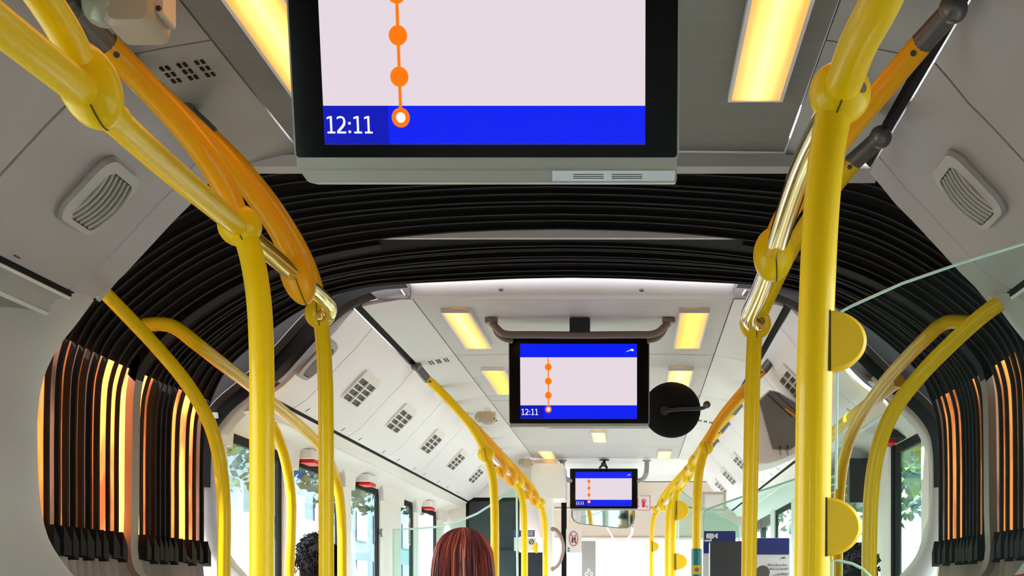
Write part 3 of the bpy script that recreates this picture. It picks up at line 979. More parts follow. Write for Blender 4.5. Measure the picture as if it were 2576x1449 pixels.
def screen(label, cx, ybot, Ybot, wpx, s_, tilt, near=False, bot_z=None, hh=.292, bottom_trim=True):
    """cx centre X; bezel bottom at z bot_z, plane tilted so the top leans to the viewer"""
    w_ = wpx
    u = Vector((1, 0, 0))
    v = Vector((0, -math.sin(tilt), math.cos(tilt)))
    n = Vector((0, -math.cos(tilt), -math.sin(tilt)))
    o0 = Vector((cx, Ybot, bot_z))           # bottom centre of the black bezel face
    r = thing('passenger_screen', label, 'screen', o0)
    h = hh * w_ / .473
    def pl(name, x0, x1, y0, y1, d0, d1, m, par, rr=0):
        c = o0 + u * ((x0 + x1) / 2) + v * ((y0 + y1) / 2)
        poly = rrect(x1 - x0, y1 - y0, rr, 3) if rr else [((x1 - x0) / 2, (y1 - y0) / 2), (-(x1 - x0) / 2, (y1 - y0) / 2), (-(x1 - x0) / 2, -(y1 - y0) / 2), ((x1 - x0) / 2, -(y1 - y0) / 2)]
        return mk(name, prism(poly, c, u, v, n, d0, d1), m, par)
    k = w_ / .473
    pl('housing', -w_ / 2 - .003 * k, w_ / 2 + .003 * k, -.002 * k, h + .003 * k, -.055 * k, -.004 * k, M['silver'], r, .008 * k)
    pl('bezel', -w_ / 2, w_ / 2, 0, h, -.004 * k, 0, M['bezel'], r, .004 * k)
    # display window measured on the middle screen: 1309..1603 of 1282..1632, y 866..1050 of 850..1063
    dx0, dx1 = -w_ / 2 + .0365 * k, w_ / 2 - .0395 * k
    dy0, dy1 = .0155 * k, h - .0215 * k
    ds = pl('display', dx0, dx1, dy0, dy1, 0, .0006 * k, M['s_white'], r)
    bh = .0455 * k
    e = .0006 * k
    pl('status_bar', dx0, dx1, dy0, dy0 + bh, e, 2 * e, M['s_blue'], ds)
    pl('status_bar', dx0, dx1, dy1 - bh, dy1, e, 2 * e, M['s_blue'], ds)
    pl('clock_field', dx0, dx0 + .080 * k, dy0, dy0 + bh, 2 * e, 2.6 * e, M['s_blued'], ds)
    lx = dx0 + .0955 * k
    yb_ = dy0 + .0315 * k
    step = .0478 * k
    pl('route_line', lx - .0019 * k, lx + .0019 * k, yb_, dy1 - bh - .002 * k if not near else dy1 - bh, 2 * e, 3 * e, M['s_org'], ds)
    for q in range(4):
        c = o0 + u * lx + v * (yb_ + step * q)
        R = .0112 * k
        mk('route_dot', prism([(R * math.cos(a * math.pi / 14), R * 1.05 * math.sin(a * math.pi / 14)) for a in range(28)], c, u, v, n, 3 * e, 4 * e), M['s_org'], ds)
        if q == 0:
            mk('route_dot_centre', prism([(R * .52 * math.cos(a * math.pi / 12), R * .55 * math.sin(a * math.pi / 12)) for a in range(24)], c, u, v, n, 4 * e, 5 * e), M['s_txt'], ds)
    clock(o0 + u * (dx0 + .0018 * k) + v * (dy0 + .0128 * k) + n * (3 * e), u, v, n, k, e, ds)
    0 and text('12:11', .0295 * k, o0 + u * (dx0 + .0325 * k) + v * (dy0 + .0225 * k) + n * (3 * e), u, v, n, 'clock_digits', M['s_txt'], ds, e * .5, bold=.0001 * k)
    # small white emblem in the top bar
    lc = o0 + u * (dx1 - .024 * k) + v * (dy1 - .022 * k)
    mk('emblem', prism([(-.016 * k, -.006 * k), (.008 * k, .006 * k), (.015 * k, -.001 * k), (.006 * k, -.003 * k), (.004 * k, .0 * k)], lc, u, v, n, 2 * e, 3 * e), M['s_txt'], ds)
    if near:
        # pale chin under the glass
        A = [(-w_ / 2, 0), (w_ / 2, 0), (w_ / 2, -.026), (w_ / 2 - .001, -.030), (-w_ / 2 + .015, -.030), (-w_ / 2 + .012, -.028), (-w_ / 2, -.011)]
        mk('lower_trim', prism(A[::-1], o0, u, v, n, -.05, -.001, 0), M['silver'], r, smooth=False)
        B = [(-w_ / 2 + .008, -.0155), (w_ / 2 - .001, -.0155), (w_ / 2 - .002, -.0290), (-w_ / 2 + .018, -.0290)]
        lw = mk('lower_lip', prism(B[::-1], o0, u, v, n, -.001, .002), M['chrome'] if 0 else M['silver'], r)
        mk('chrome_strip', prism([(w_ / 2 - .155, -.016), (w_ / 2 - .002, -.016), (w_ / 2 - .003, -.0285), (w_ / 2 - .155, -.0285)][::-1], o0, u, v, n, .002, .0026), M['chrome'], r)['label'] = 'bright silver end of the lower lip'
        for gx in (w_ / 2 - .110, w_ / 2 - .062):
            for q in range(3):
                mk('speaker_slot', prism([(-.019, -.0005), (.019, -.0005), (.019, .0005), (-.019, .0005)], o0 + u * gx + v * (-.0205 - q * .0023), u, v, n, .0026, .0029), M['inkb'], lw)
    else:
        pl('lower_trim', -w_ / 2, w_ / 2, -.011 * k, 0, -.045 * k, -.002 * k, M['silver'], r)
    return r, o0, u, v, n, h
tilt1 = math.radians(13)
# near screen: bottom corners of black bezel at (745,395) and (1703,395), s=2025
Yn = F / 2025
screen('large near screen showing an orange route line and the time 12:11', ((745 + 1703) / 2 - CX) / 2025, 0, Yn, .473, 2025, tilt1, near=True, bot_z=EYE + (CY - 396) / 2025, hh=.310)
Ym = F / 738
scr2 = screen('middle screen under a curved bracket, framed by yellow handrails', (1457 - CX) / 738, 0, Ym, .473, 738, math.radians(4), bot_z=EYE + (CY - 1065) / 738, hh=.290)
Yf = F / 357
scr3 = screen('small far screen on bent tubes above the driver mirror', (1519 - CX) / 357, 0, Yf, .473, 357, 0, bot_z=EYE + (CY - 1279) / 357, hh=.279)
# brackets
n_near = thing('screen_bracket', 'ceiling bracket holding the large near screen', 'bracket', (-.19, 1.75, Zr(.9)))
mk('bracket_plate', box(-.30, -.06, 1.80, 1.98, Zr(.862), Zr(.893)), M['steel'], n_near)
mk('bracket_arm', box(-.24, -.12, 1.845, 1.90, Zr(.70), Zr(.862)), M['steel'], n_near)
br = thing('screen_bracket', 'curved brown-grey tube bracket above the middle screen', 'bracket', P(1457, 812, 4.86))
Yb = 4.80
pts = [P(1236, 812, Yb), P(1246, 822, Yb), P(1262, 837, Yb), P(1285, 842, Yb), P(1330, 842, Yb), P(1457, 843, Yb), P(1590, 842, Yb), P(1632, 842, Yb), P(1655, 836, Yb), P(1672, 822, Yb), P(1682, 812, Yb)]
mk('cross_tube', tube(pts, .0125, 12, 6), M['bronze'], br, smooth=True)
pts = [P(1244, 826, Yb + .02), P(1252, 842, Yb + .02), P(1268, 853, Yb + .02), P(1290, 858, Yb + .02)]
mk('hook_tube', tube(pts, .009, 10, 6), M['bronze'], br, smooth=True)
pts = [P(1674, 826, Yb + .02), P(1664, 842, Yb + .02), P(1650, 853, Yb + .02), P(1628, 858, Yb + .02)]
mk('hook_tube', tube(pts, .009, 10, 6), M['bronze'], br, smooth=True)
for px in (1236, 1682):
    mk('mount_foot', cyl(P(px, 812, Yb), (0, 0, 1), .022, .014, 16), M['bronze'], br)
a_, b_ = P(1433, 0, Yb).x, P(1484, 0, Yb).x
mk('centre_post', box(a_, b_, Yb - .01, Yb + .05, Zr(.85), Zr(.905)), M['black'], br)
b3 = thing('screen_bracket', 'pair of grey bent tubes carrying the far screen', 'bracket', P(1519, 1165, 10.0))
for px, q in ((1415, 1), (1627, -1)):
    mk('bent_tube', tube([P(px, 1158, 10.0), P(px, 1175, 10.0), P(px + q * 2, 1192, 10.0), P(px + q * 9, 1205, 10.05), P(px + q * 22, 1210, 10.1)], .017, 12, 6), M['trimgrey'], b3, smooth=True)
    mk('tube_flange', cyl(P(px, 1157, 10.0), (0, 0, -1), .03, .01, 14), M['trimgrey'], b3)
clipb = thing('mount_clip', 'small black wire bracket above the far screen', 'clip', P(1520, 1160, 10.0))
mk('foot', cyl(P(1520, 1156, 10.0), (0, 0, -1), .035, .008, 12), M['black'], clipb)
mk('arm', tube([P(1520, 1158, 10.0), P(1518, 1166, 9.98), P(1508, 1178, 9.96)], .008, 8, 4), M['black'], clipb)
mk('arm', tube([P(1520, 1158, 10.0), P(1522, 1168, 9.98), P(1527, 1178, 9.97)], .009, 8, 4), M['black'], clipb)
mk('knob', ball(P(1518, 1168, 9.97), .018, None, None, 10, 8), M['black'], clipb)

# ------------------------------------------------------------------ vents on the coves
def local_frame(side, f, Y):
    o, z, d = cove_at(f)
    c = Vector((X(side, o), Y, Zr(z) + zoff(Y)))
    v = Vector((side * d.x, 0, d.y)).normalized()      # down the slope, outwards
    u = Vector((0, 1, 0))
    n = u.cross(v)
    # towards the aisle: x component must be -side
    if n.x * side > 0: n = -n
    return c, u, v, n
def curved(vf, c, n, v, half, sag):
    """bend a flat piece so that it bulges like the panel"""
    out = []
    for p in vf[0]:
        p = Vector(p)
        t = (p - c).dot(v) / half
        out.append(p - n * (sag * t * t))
    return out, vf[1]
def grid_vent(label, side, Y, f=.46, u_=.30, v_=.135, cols=2, rows_=4, m='white', group=None):
    c, u, v, n = local_frame(side, f, Y)
    r = thing('air_vent', label, 'vent', c, group)
    W_, H_ = u_, v_
    def rr(w_, h_, rad): return rrect(w_, h_, rad, 4)
    ci = c + v * .012
    k = 20
    outer = rr(W_, H_, .022); 
    sh = .012
    inner = [(a, b + sh) for a, b in rr(W_ - .034, H_ - .036, .005)]
    mk('frame', curved(ringprism(outer, inner, c, u, v, n, -.002, .011), c, n, v, H_ / 2, .004), M[m], r, smooth=True, sharp=30)
    mk('backing', prism([(a, b) for a, b in inner], c, u, v, n, -.001, .0025), M['inkb'], r)
    iw, ih = W_ - .034, H_ - .036
    for i in range(1, cols):
        x = -iw / 2 + iw * i / cols
        mk('bar', prism([(x - .009, -ih / 2 + sh), (x + .009, -ih / 2 + sh), (x + .009, ih / 2 + sh), (x - .009, ih / 2 + sh)], c, u, v, n, .001, .010), M[m], r)
    for j in range(1, rows_):
        y = -ih / 2 + ih * j / rows_ + sh
        mk('bar', prism([(-iw / 2, y - .0028), (iw / 2, y - .0028), (iw / 2, y + .0028), (-iw / 2, y + .0028)], c, u, v, n, .001, .009), M[m], r)
    return r
def slot_vent(label, side, Y, f=.42, u_=.165, v_=.145, m='pillar'):
    c, u, v, n = local_frame(side, f, Y)
    r = thing('air_vent', label, 'vent', c)
    outer = rrect(u_, v_, .035, 6)
    k = 1 
    inner = [(a + .012, b + .004) for a, b in rrect(u_ - .05, v_ - .03, .02, 6)]
    mk('frame', ringprism(outer, inner, c, u, v, n, -.002, .014), M[m], r, smooth=True, sharp=30)
    mk('rim', ringprism(rrect(u_ + .008, v_ + .008, .038, 6), outer, c, u, v, n, -.002, .005), M['trimgrey'], r)
    mk('backing', prism(inner, c, u, v, n, -.001, .003), M['inkb'], r)
    N = 6
    w0, h0 = u_ - .05, v_ - .03
    for i in range(N + 1):
        x = .012 - w0 / 2 + w0 * (i + .0) / N + .002
        pts = []
        for t in range(7):
            q = -1 + 2 * t / 6
            yy = q * (h0 / 2 - .002) + .004
            pts.append(c + u * (x + .010 * (1 - q * q) - .004) + v * yy + n * (.009 + .006 * (1 - q * q)))
        mk('slat', tube(pts, .0040, 8, 1, smoothpath=False), M[m], r, smooth=True)
    return r
slot_vent('oval grey slotted vent on the near left cove panel', -1, 2.64, .42)
slot_vent('oval brownish slotted vent on the near right cove panel', 1, 2.60, .42)
slot_vent('slotted vent behind the rearmost thin pole, first on the front left cove', -1, 4.50, .44, .15, .15, 'trimgrey')
names = ['largest', 'second', 'third', 'fourth', 'fifth, partly hidden']
for i, Y in enumerate((5.22, 6.12, 7.08, 8.08, 9.10)):
    grid_vent('%s white eight-hole vent counted forward along the front left cove' % names[i], -1, Y, .43, m='beigel')
grid_vent('dark grid vent peeping out left of the big right pole', 1, 5.28, .34, m='beigel')
for i, Y in enumerate((6.2, 7.2)):
    grid_vent(('eight-hole vent hidden behind the grey display box on the right cove', 'eight-hole vent behind the thin right pole on the right cove')[i], 1, Y, .43, m='beigel')
nm = ['nearest', 'middle', 'farthest']
for i, Y in enumerate((8.25, 9.25, 10.15)):
    grid_vent('%s of three small vents at the far end of the right cove' % nm[i], 1, Y, .43, m='beigel')
# perforated speaker grilles in the slanted panels
def perforation(label, side, Y, n_=3, m='rubber', sc=1.0):  # slots stand a hair proud of the panel
    o, z = .575, .8925
    d = Vector((side * .152, 0, -.028)).normalized()
    u = Vector((0, 1, SLOPE if Y < 3 else 0)).normalized()
    n = Vector((-side * .028, 0, -.152)).normalized()
    c = Vector((X(side, o), Y, Zr(z) + zoff(Y)))
    r = thing('speaker_grille', label, 'grille', c)
    for g in range(n_):
        for i in range(3):
            for j in range(2):
                q = c + d * ((g - 1) * -.030 * sc + j * .010 * sc - .005) + u * ((i - 1) * .030)
                mk('slot', prism(rrect(.018, .0058 * sc, .002, 2), q, u, d, n, -.002, .0022), M[m], r)
    return r
perforation('three groups of small black slots in the near left ceiling panel', -1, 2.45)
perforation('small row of slots in the left ceiling strip by the middle screen', -1, 5.62)
perforation('tiny row of slots in the left ceiling strip near the front', -1, 7.65)
perforation('tiny row of slots on the right ceiling strip beside the handrails', 1, 7.65)

# small ticks (clips) along the bottom of the front coves
for s_, ys in ((-1, (2.45, 2.6)), (1, (2.45,))):
    for y in ys:
        c, u, v, n = local_frame(s_, .93, y)
        mk('panel_clip', prism([(-.012, -.0018), (.012, -.0018), (.012, .0018), (-.012, .0018)], c, u, v, n, -.001, .0012), M['inkb'], wall_l if s_ < 0 else wall_r)
for s_ in (-1, 1):
    for y in (4.9, 5.5, 5.85, 6.4, 6.8, 7.3, 7.65, 8.2, 8.6, 9.1):
        c, u, v, n = local_frame(s_, .90, y)
        mk('panel_clip', prism([(-.003, -.009), (.003, -.009), (.003, .009), (-.003, .009)], c, u, v, n, -.001, .0012), M['inkb'], wall_lf if s_ < 0 else wall_rf)

# ------------------------------------------------------------------ handrails and poles
def clamp_ball(par, c, r=.034, axis=None, length=None, m='yellow', seam_axis=(1, .15, 0), screw=None):
    b = mk('clamp', ball(c, r, axis, length), M[m], par, smooth=True, sharp=80)
    # dark seam round the two half shells
    sa = Vector(seam_axis).normalized()
    ax = Vector(axis).normalized() if axis else Vector((0, 0, 1))
    L = length if length else r
    e1 = (ax - sa * ax.dot(sa)).normalized()
    e2 = sa.cross(e1)
    pts = []
    for k in range(41):
        a = 2 * math.pi * k / 40
        d = e1 * math.cos(a) + e2 * math.sin(a)
        pa = d.dot(ax)
        rad = 1 / math.sqrt((pa / L) ** 2 + (1 - pa * pa) / (r * r))
        pts.append(Vector(c) + d * (rad + .0001))
    mk('seam', tube(pts, .0009, 6, 1, smoothpath=False), M['seam'], b)
    if screw:
        d = Vector(screw).normalized()
        mk('screw', cyl(Vector(c) + d * (r * .93), d, .006, .003, 12), M['bronze'], b)
    return b
def clamp_track(par, p_end, p_track, r=.017):
    """grey cast fitting between the tube end and the ceiling channel"""
    a, b = Vector(p_end), Vector(p_track)
    mk('track_fitting', tube([a + (a - b) * .12, b], [r * 1.02, r * .98], 16, smoothpath=False), M['steel'], par, smooth=True, sharp=40)
    mk('fitting_cap', ball(b, r * 1.25, None, None, 14, 10), M['steel'], par, smooth=True)
def stanchion(label, side, J, upper, lower, r, m_up='yellow', m_lo='yellow', top=None, bolt=None, group=None, ball_r=.034, ball_kw=None):
    """upper: points from track end to J, lower: points from J down"""
    foot = lower[-1] if lower else J
    loc = (foot[0], foot[1], 0 if lower else J[2])
    t = thing('grab_pole', label, 'pole', loc, group)
    if upper:
        mk('upper_tube', tube(upper + [J], r, 18), M[m_up], t, smooth=True)
        if top is not None:
            clamp_track(t, upper[0], top)
            dirn = (Vector(upper[1]) - Vector(upper[0])).normalized()
            bp = Vector(upper[0]) + dirn * .012
            vv = (Vector((0, 0, EYE)) - bp).normalized()
            vv = (vv - dirn * vv.dot(dirn)).normalized()
            mk('bolt', cyl(bp + vv * r * .9, vv, .0045, .004, 10), M['inkb'], t)
    if lower:
        mk('pole', tube([J] + lower, r if not isinstance(r, tuple) else r, 20), M[m_lo], t, smooth=True)
        f = Vector(lower[-1])
        mk('floor_flange', cyl((f.x, f.y, 0), (0, 0, 1), .045, .012, 20), M['steel'], t)
    clamp_ball(t, J, ball_r, **(ball_kw or {}))
    return t
def down(px_list, Y):
    pts = [P(a, b, Y) for a, b in px_list]
    l = pts[-1]
    pts += [Vector((l.x, l.y, 1.2)), Vector((l.x, l.y, .6)), Vector((l.x, l.y, .012))]
    return pts

# left, rear half
J1 = P(225, 215, 1.58)
st = stanchion('nearest left rail hanger with a big oval clamp, top left of the picture', -1, J1, [P(60, -70, 1.46), P(118, 10, 1.50), P(170, 95, 1.54)], None, .0185,
               ball_r=.0335, ball_kw=dict(axis=(-.30, -.1, .75), length=.050, seam_axis=(1, .0, .35)), top=P(30, -120, 1.42))
J2 = P(603, 568, 2.35)
stanchion('big left yellow pole rising to a round clamp in front of the bellows', -1, J2,
          [P(268, 112, 2.15), P(330, 175, 2.19), P(425, 278, 2.24), P(502, 372, 2.28), P(562, 465, 2.32)],
          down([(628, 625), (647, 720), (656, 830), (659, 1000), (658, 1449)], 2.35), .0202, m_up='yellowo', top=P(178, 15, 2.03), ball_r=.036,
          ball_kw=dict(axis=(0, 0, 1), length=.034, seam_axis=(1, .0, .35)))
J3 = P(748, 692, 2.58)
stanchion('left rail hanger with a long amber clamp between two poles', -1, J3,
          [P(395, 232, 2.40), P(480, 312, 2.44), P(560, 392, 2.48), P(640, 492, 2.52), P(705, 590, 2.55)], None, .0180, m_up='yellowo',
          top=P(320, 160, 2.35), ball_r=.030, ball_kw=dict(axis=(-.22, -.1, .75), length=.055, m='yellowo', seam_axis=(1, 0, .3)))
J4 = P(805, 788, 2.88)
stanchion('thin left yellow pole at the end of the near left rail', -1, J4,
          [P(520, 330, 2.66), P(610, 420, 2.71), P(690, 520, 2.76), P(752, 620, 2.81), P(788, 705, 2.85)],
          down([(812, 850), (817, 930), (820, 1050), (821, 1449)], 2.88), .0155, m_up='yellowo', top=P(455, 268, 2.60), ball_r=.031,
          ball_kw=dict(seam_axis=(1, 0, .1)))
rl = thing('handrail', 'near left yellow overhead handrail running through the clamps', 'handrail', P(225, 240, 1.58))
mk('rail', tube([P(-520, -340, 1.05), P(-30, 40, 1.33), P(225, 243, 1.58), P(290, 300, 1.66)], .0190, 20), M['yellow'], rl, smooth=True)
mk('rail', tube([P(232, 250, 1.58), P(430, 428, 1.92), P(603, 572, 2.35)], .0178, 20), M['yellow'], rl, smooth=True)
mk('polished_rail', tube([P(603, 572, 2.35), P(672, 632, 2.46), P(748, 697, 2.58)], .0158, 20), M['polish'], rl, smooth=True)
mk('polished_rail', tube([P(748, 697, 2.58), P(795, 735, 2.72), P(822, 762, 2.80), P(828, 785, 2.84), P(812, 795, 2.86)], .0150, 20), M['polish'], rl, smooth=True)

# right, rear half
R1 = P(2113, 235, 1.58)
stanchion('thickest yellow pole at the right with two half-round pads on its side', 1, R1, None,
          down([(2095, 300), (2078, 400), (2064, 560), (2055, 760), (2048, 1000), (2043, 1449)], 1.58), .0200, ball_r=.0342,
          ball_kw=dict(seam_axis=(1, .1, -.3), screw=(.75, -1, -.1)))
R2 = P(1946, 640, 2.35)
stanchion('right rail hanger with a long clamp just left of the thickest pole', 1, R2,
          [P(2318, 110, 2.15), P(2250, 190, 2.19), P(2180, 272, 2.23), P(2095, 378, 2.27), P(2010, 490, 2.31), P(1960, 575, 2.34)], None, .0180, m_up='yellowo',
          top=P(2398, 22, 2.07), ball_r=.0335, ball_kw=dict(axis=(.08, 0, 1), length=.045, seam_axis=(1, 0, .1)))
R3 = P(1900, 815, 2.97)
stanchion('thin right yellow pole under a ball clamp, between the two rail runs', 1, R3,
          [P(2152, 402, 2.72), P(2110, 455, 2.75), P(2050, 530, 2.80), P(1992, 625, 2.86), P(1945, 720, 2.92)],
          down([(1897, 870), (1892, 1000), (1889, 1150), (1884, 1449)], 2.97), .0160, top=P(2215, 345, 2.66), ball_r=.0330,
          ball_kw=dict(seam_axis=(1, 0, .05)))
rr_ = thing('handrail', 'near right yellow overhead handrail running down to the thin pole', 'handrail', R1)
mk('rail', tube([P(2470, -520, 1.12), P(2300, -190, 1.25), P(2217, 0, 1.36), P(2160, 110, 1.46), P(2113, 235, 1.58)], .0200, 20), M['yellow'], rr_, smooth=True)
mk('rail', tube([P(2113, 235, 1.58), P(2020, 420, 1.90), P(1946, 640, 2.35)], .0165, 20), M['polish'], rr_, smooth=True)
mk('polished_rail', tube([P(1946, 640, 2.35), P(1912, 730, 2.60), P(1885, 790, 2.80), P(1890, 812, 2.90), P(1905, 812, 2.93)], .0170, 20), M['polish'], rr_, smooth=True)
# half-round pads on the thickest pole
def pad(label, px, py, hpx, wpx, Y, m='matte_y', side=1, depth=.022):
    s = F / Y
    c = P(px, py, Y)
    h, w_ = hpx / s / 2, wpx / s
    poly = [(0, -h)] + [(side * w_ * math.cos(a), h * math.sin(a)) for a in [(-80 + 160 * k / 18) * math.pi / 180 for k in range(19)]] + [(0, h)]
    r = thing('half_round_pad', label, 'button pad', c)
    mk('pad', prism(poly, c, (1, 0, 0), (0, 0, 1), (0, -1, 0), -depth / 2, depth / 2, .004), M[m], r, smooth=True, sharp=35)
    mk('back_plate', prism([(-side * .001, -h * 1.0), (side * .0004, -h * 1.0), (side * .0004, h * 1.0), (-side * .001, h * 1.0)], c, (1, 0, 0), (0, 0, 1), (0, -1, 0), -depth * .5, depth * .52), M['seam'], r)
    return r
pad('upper half-round orange-yellow pad on the thickest pole', 2086, 860, 152, 92, 1.575)
pad('lower half-round orange-yellow pad on the thickest pole', 2077, 1326, 148, 88, 1.575)

# hoops inside the bellows / front section
def hoop(label, pts, r, m='yellow'):
    loc = pts[-1]
    t = thing('guard_rail', label, 'rail', (loc[0], loc[1], 0))
    l = pts[-1]
    mk('tube', tube(pts + [Vector((l.x, l.y, 1.1)), Vector((l.x, l.y, .012))], r, 16), M[m], t, smooth=True)
    mk('floor_flange', cyl((l.x, l.y, 0), (0, 0, 1), .04, .012, 16), M['steel'], t)
    return t
hoop('left guard rail curving down across the sunlit bellows', [P(262, 735, 3.08), P(330, 805, 3.1), P(400, 880, 3.12), P(470, 965, 3.14), P(525, 1060, 3.16), P(553, 1160, 3.18), P(564, 1290, 3.18), P(563, 1449, 3.18)], .0150)
hoop('long shaded yellow rail bending from the bellows roof towards the left windows', [P(362, 818, 3.30), P(405, 815, 3.30), P(444, 826, 3.31), P(496, 866, 3.34), P(565, 920, 3.5), P(650, 985, 3.85), P(745, 1062, 4.4), P(805, 1122, 4.7), P(842, 1195, 4.95), P(858, 1290, 5.0), P(861, 1449, 5.0)], .0165, 'yellow')
hoop('shaded yellow rail directly right of the big left pole', [P(652, 1010, 4.62), P(672, 1045, 4.70), P(696, 1092, 4.76), P(718, 1160, 4.8), P(732, 1250, 4.8), P(732, 1350, 4.8), P(728, 1449, 4.8)], .0165, 'yellow')
hoop('olive yellow guard rail seen through the glass screen at the right', [P(2545, 742, 2.95), P(2470, 795, 3.0), P(2385, 872, 3.05), P(2310, 950, 3.1), P(2250, 1030, 3.12), P(2212, 1120, 3.14), P(2192, 1240, 3.15), P(2186, 1449, 3.15)], .0170, 'yellow')
hoop('brown shaded rail left of the olive guard rail behind the glass', [P(2440, 812, 3.35), P(2380, 812, 3.4), P(2330, 850, 3.45), P(2235, 950, 3.75), P(2170, 1040, 4.1), P(2130, 1130, 4.3), P(2112, 1240, 4.4), P(2106, 1449, 4.4)], .0170, 'bronze' if 0 else 'yellow')
hoop('lower brown rail branching behind the thickest pole', [P(2262, 958, 3.9), P(2165, 1030, 4.3), P(2095, 1092, 4.9), P(2040, 1180, 5.2), P(2020, 1300, 5.3), P(2018, 1449, 5.3)], .0170)

# front section rails
def templ(side, Xj, Yj, zj=.55, sc=1.0):
    J = Vector((Xj, Yj, Zr(zj)))
    dv = [(.212, -.22, .277), (.172, -.17, .241), (.112, -.12, .178), (.064, -.07, .121), (.027, -.03, .063)]
    up = [J + Vector((side * a, b, c * sc)) for a, b, c in dv]
    lo = [J + Vector((-side * a, 0, -c)) for a, c in ((.016, .05), (.028, .11), (.034, .2), (.036, .32), (.036, .5))]
    l = lo[-1]
    lo += [Vector((l.x, l.y, .6)), Vector((l.x, l.y, .012))]
    top = J + Vector((side * .245, -.27, .318 * sc))
    return J, up, lo, top
XL, XR = -.60, .228
lab_l = ['nearest yellow pole of the front left rail, beside the red-haired person', 'second pole of the front left rail', 'third and farthest pole of the front left rail']
k = 0
for i, (Y, haspole) in enumerate(((5.85, 1), (6.48, 0), (7.02, 0), (7.45, 1), (8.05, 0), (8.65, 0), (9.25, 1))):
    J, up, lo, top = templ(-1, XL, Y)
    el = dict(seam_axis=(1, 0, .2)) if haspole else dict(axis=(-.2, -.1, .75), length=.05, seam_axis=(1, 0, .3), m='yellowo')
    if haspole:
        stanchion(lab_l[k], -1, J, up, lo, .0175, top=top, ball_r=.036, ball_kw=el); k += 1
    else:
        q = ['first', 'second', None, None, 'third', 'fourth'][i - 1] if 0 else {1: 'first', 2: 'second', 4: 'third', 5: 'fourth'}[i]
        stanchion('%s hanger without a pole on the front left rail, counted forward' % q, -1, J, up, None, .0165, m_up='yellowo', top=top, ball_r=.034, ball_kw=el)
rf = thing('handrail', 'polished front left overhead handrail threaded through shiny clamps', 'handrail', (XL, 5.85, Zr(.55)))
ys = [5.85, 6.48, 7.02, 7.45, 8.05, 8.65, 9.25]
for a, b in zip(ys[:-1], ys[1:]):
    mk('polished_rail', tube([(XL, a, Zr(.55)), (XL, (a + b) / 2, Zr(.549)), (XL, b, Zr(.55))], .0165, 14, 2), M['polish'], rf, smooth=True)
# right front
lab_r = ['nearest yellow pole of the front right rail carrying the teal sleeve', 'second pole of the front right rail', 'third pole of the front right rail, tightly beside the second', 'farthest thin pole of the front right rail']
k = 0
for i, (Y, haspole) in enumerate(((5.6, 1), (6.3, 0), (6.9, 0), (7.7, 1), (8.6, 1), (9.4, 0), (10.0, 1))):
    xr = (.285, .272, .262, .252, .243, .20, .165)[i]
    J, up, lo, top = templ(1, xr, Y, sc=1.0)
    if haspole:
        stanchion(lab_r[k], 1, J, up, lo, .0175 if i < 6 else .015, m_up='yellowo' if i == 0 else 'yellow', top=top, ball_r=.030, ball_kw=dict(seam_axis=(1, 0, .2))); k += 1
    else:
        q = {1: 'first', 2: 'second', 5: 'third'}[i]
        stanchion('%s hanger without a pole on the front right rail, counted forward' % q, 1, J, up, None, .0165, m_up='yellow', top=top, ball_r=.031, ball_kw=dict(axis=(.2, -.1, .75), length=.045, seam_axis=(1, 0, .3)))
rg = thing('handrail', 'front right overhead handrail with shiny far clamps', 'handrail', (XR, 5.6, Zr(.55)))
ys = [5.6, 6.3, 6.9, 7.7, 8.6, 9.4, 10.0]
XRS = dict(zip(ys, (.285, .272, .262, .252, .243, .20, .165)))
for a, b in zip(ys[:-1], ys[1:]):
    xa, xb = XRS[a], XRS[b]
    mk('polished_rail', tube([(xa, a, Zr(.55)), ((xa + xb) / 2, (a + b) / 2, Zr(.549)), (xb, b, Zr(.55))], .0155, 14, 2), M['polish'] if a > 8 else M['yellow'], rg, smooth=True)
pad('small half-round pad on the right pole cluster, upper', 1703, 1284, 50, 30, 7.68)
pad('small half-round pad on the right pole cluster, lower', 1701, 1413, 42, 28, 7.68)
pad('tiny half-round pad on the farthest right pole', 1642, 1375, 26, 16, 9.98)
pad('tiny half-round pad on the farthest left pole', 1352, 1378, 28, 13, 9.2, side=-1)
# teal sleeve on the right pole
J, up, lo, top = templ(1, .285, 5.6)
px_ = lo[3].x
sl = thing('pole_sleeve', 'teal sleeve with a small gold square on the nearest front right pole', 'sleeve', (px_, 5.6, EYE + .02))
mk('sleeve', tube([(px_, 5.6, EYE - .10), (px_, 5.6, EYE + .155)], .0215, 18, smoothpath=False), M['teal'], sl, smooth=True, sharp=40)
mk('card', box(px_ - .016, px_ + .016, 5.574, 5.579, EYE + .055, EYE + .09), M['matte_y'], sl)
mk('card_mark', cyl((px_, 5.5745, EYE + .0725), (0, -1, 0), .009, .002, 14), M['bronze'], sl)

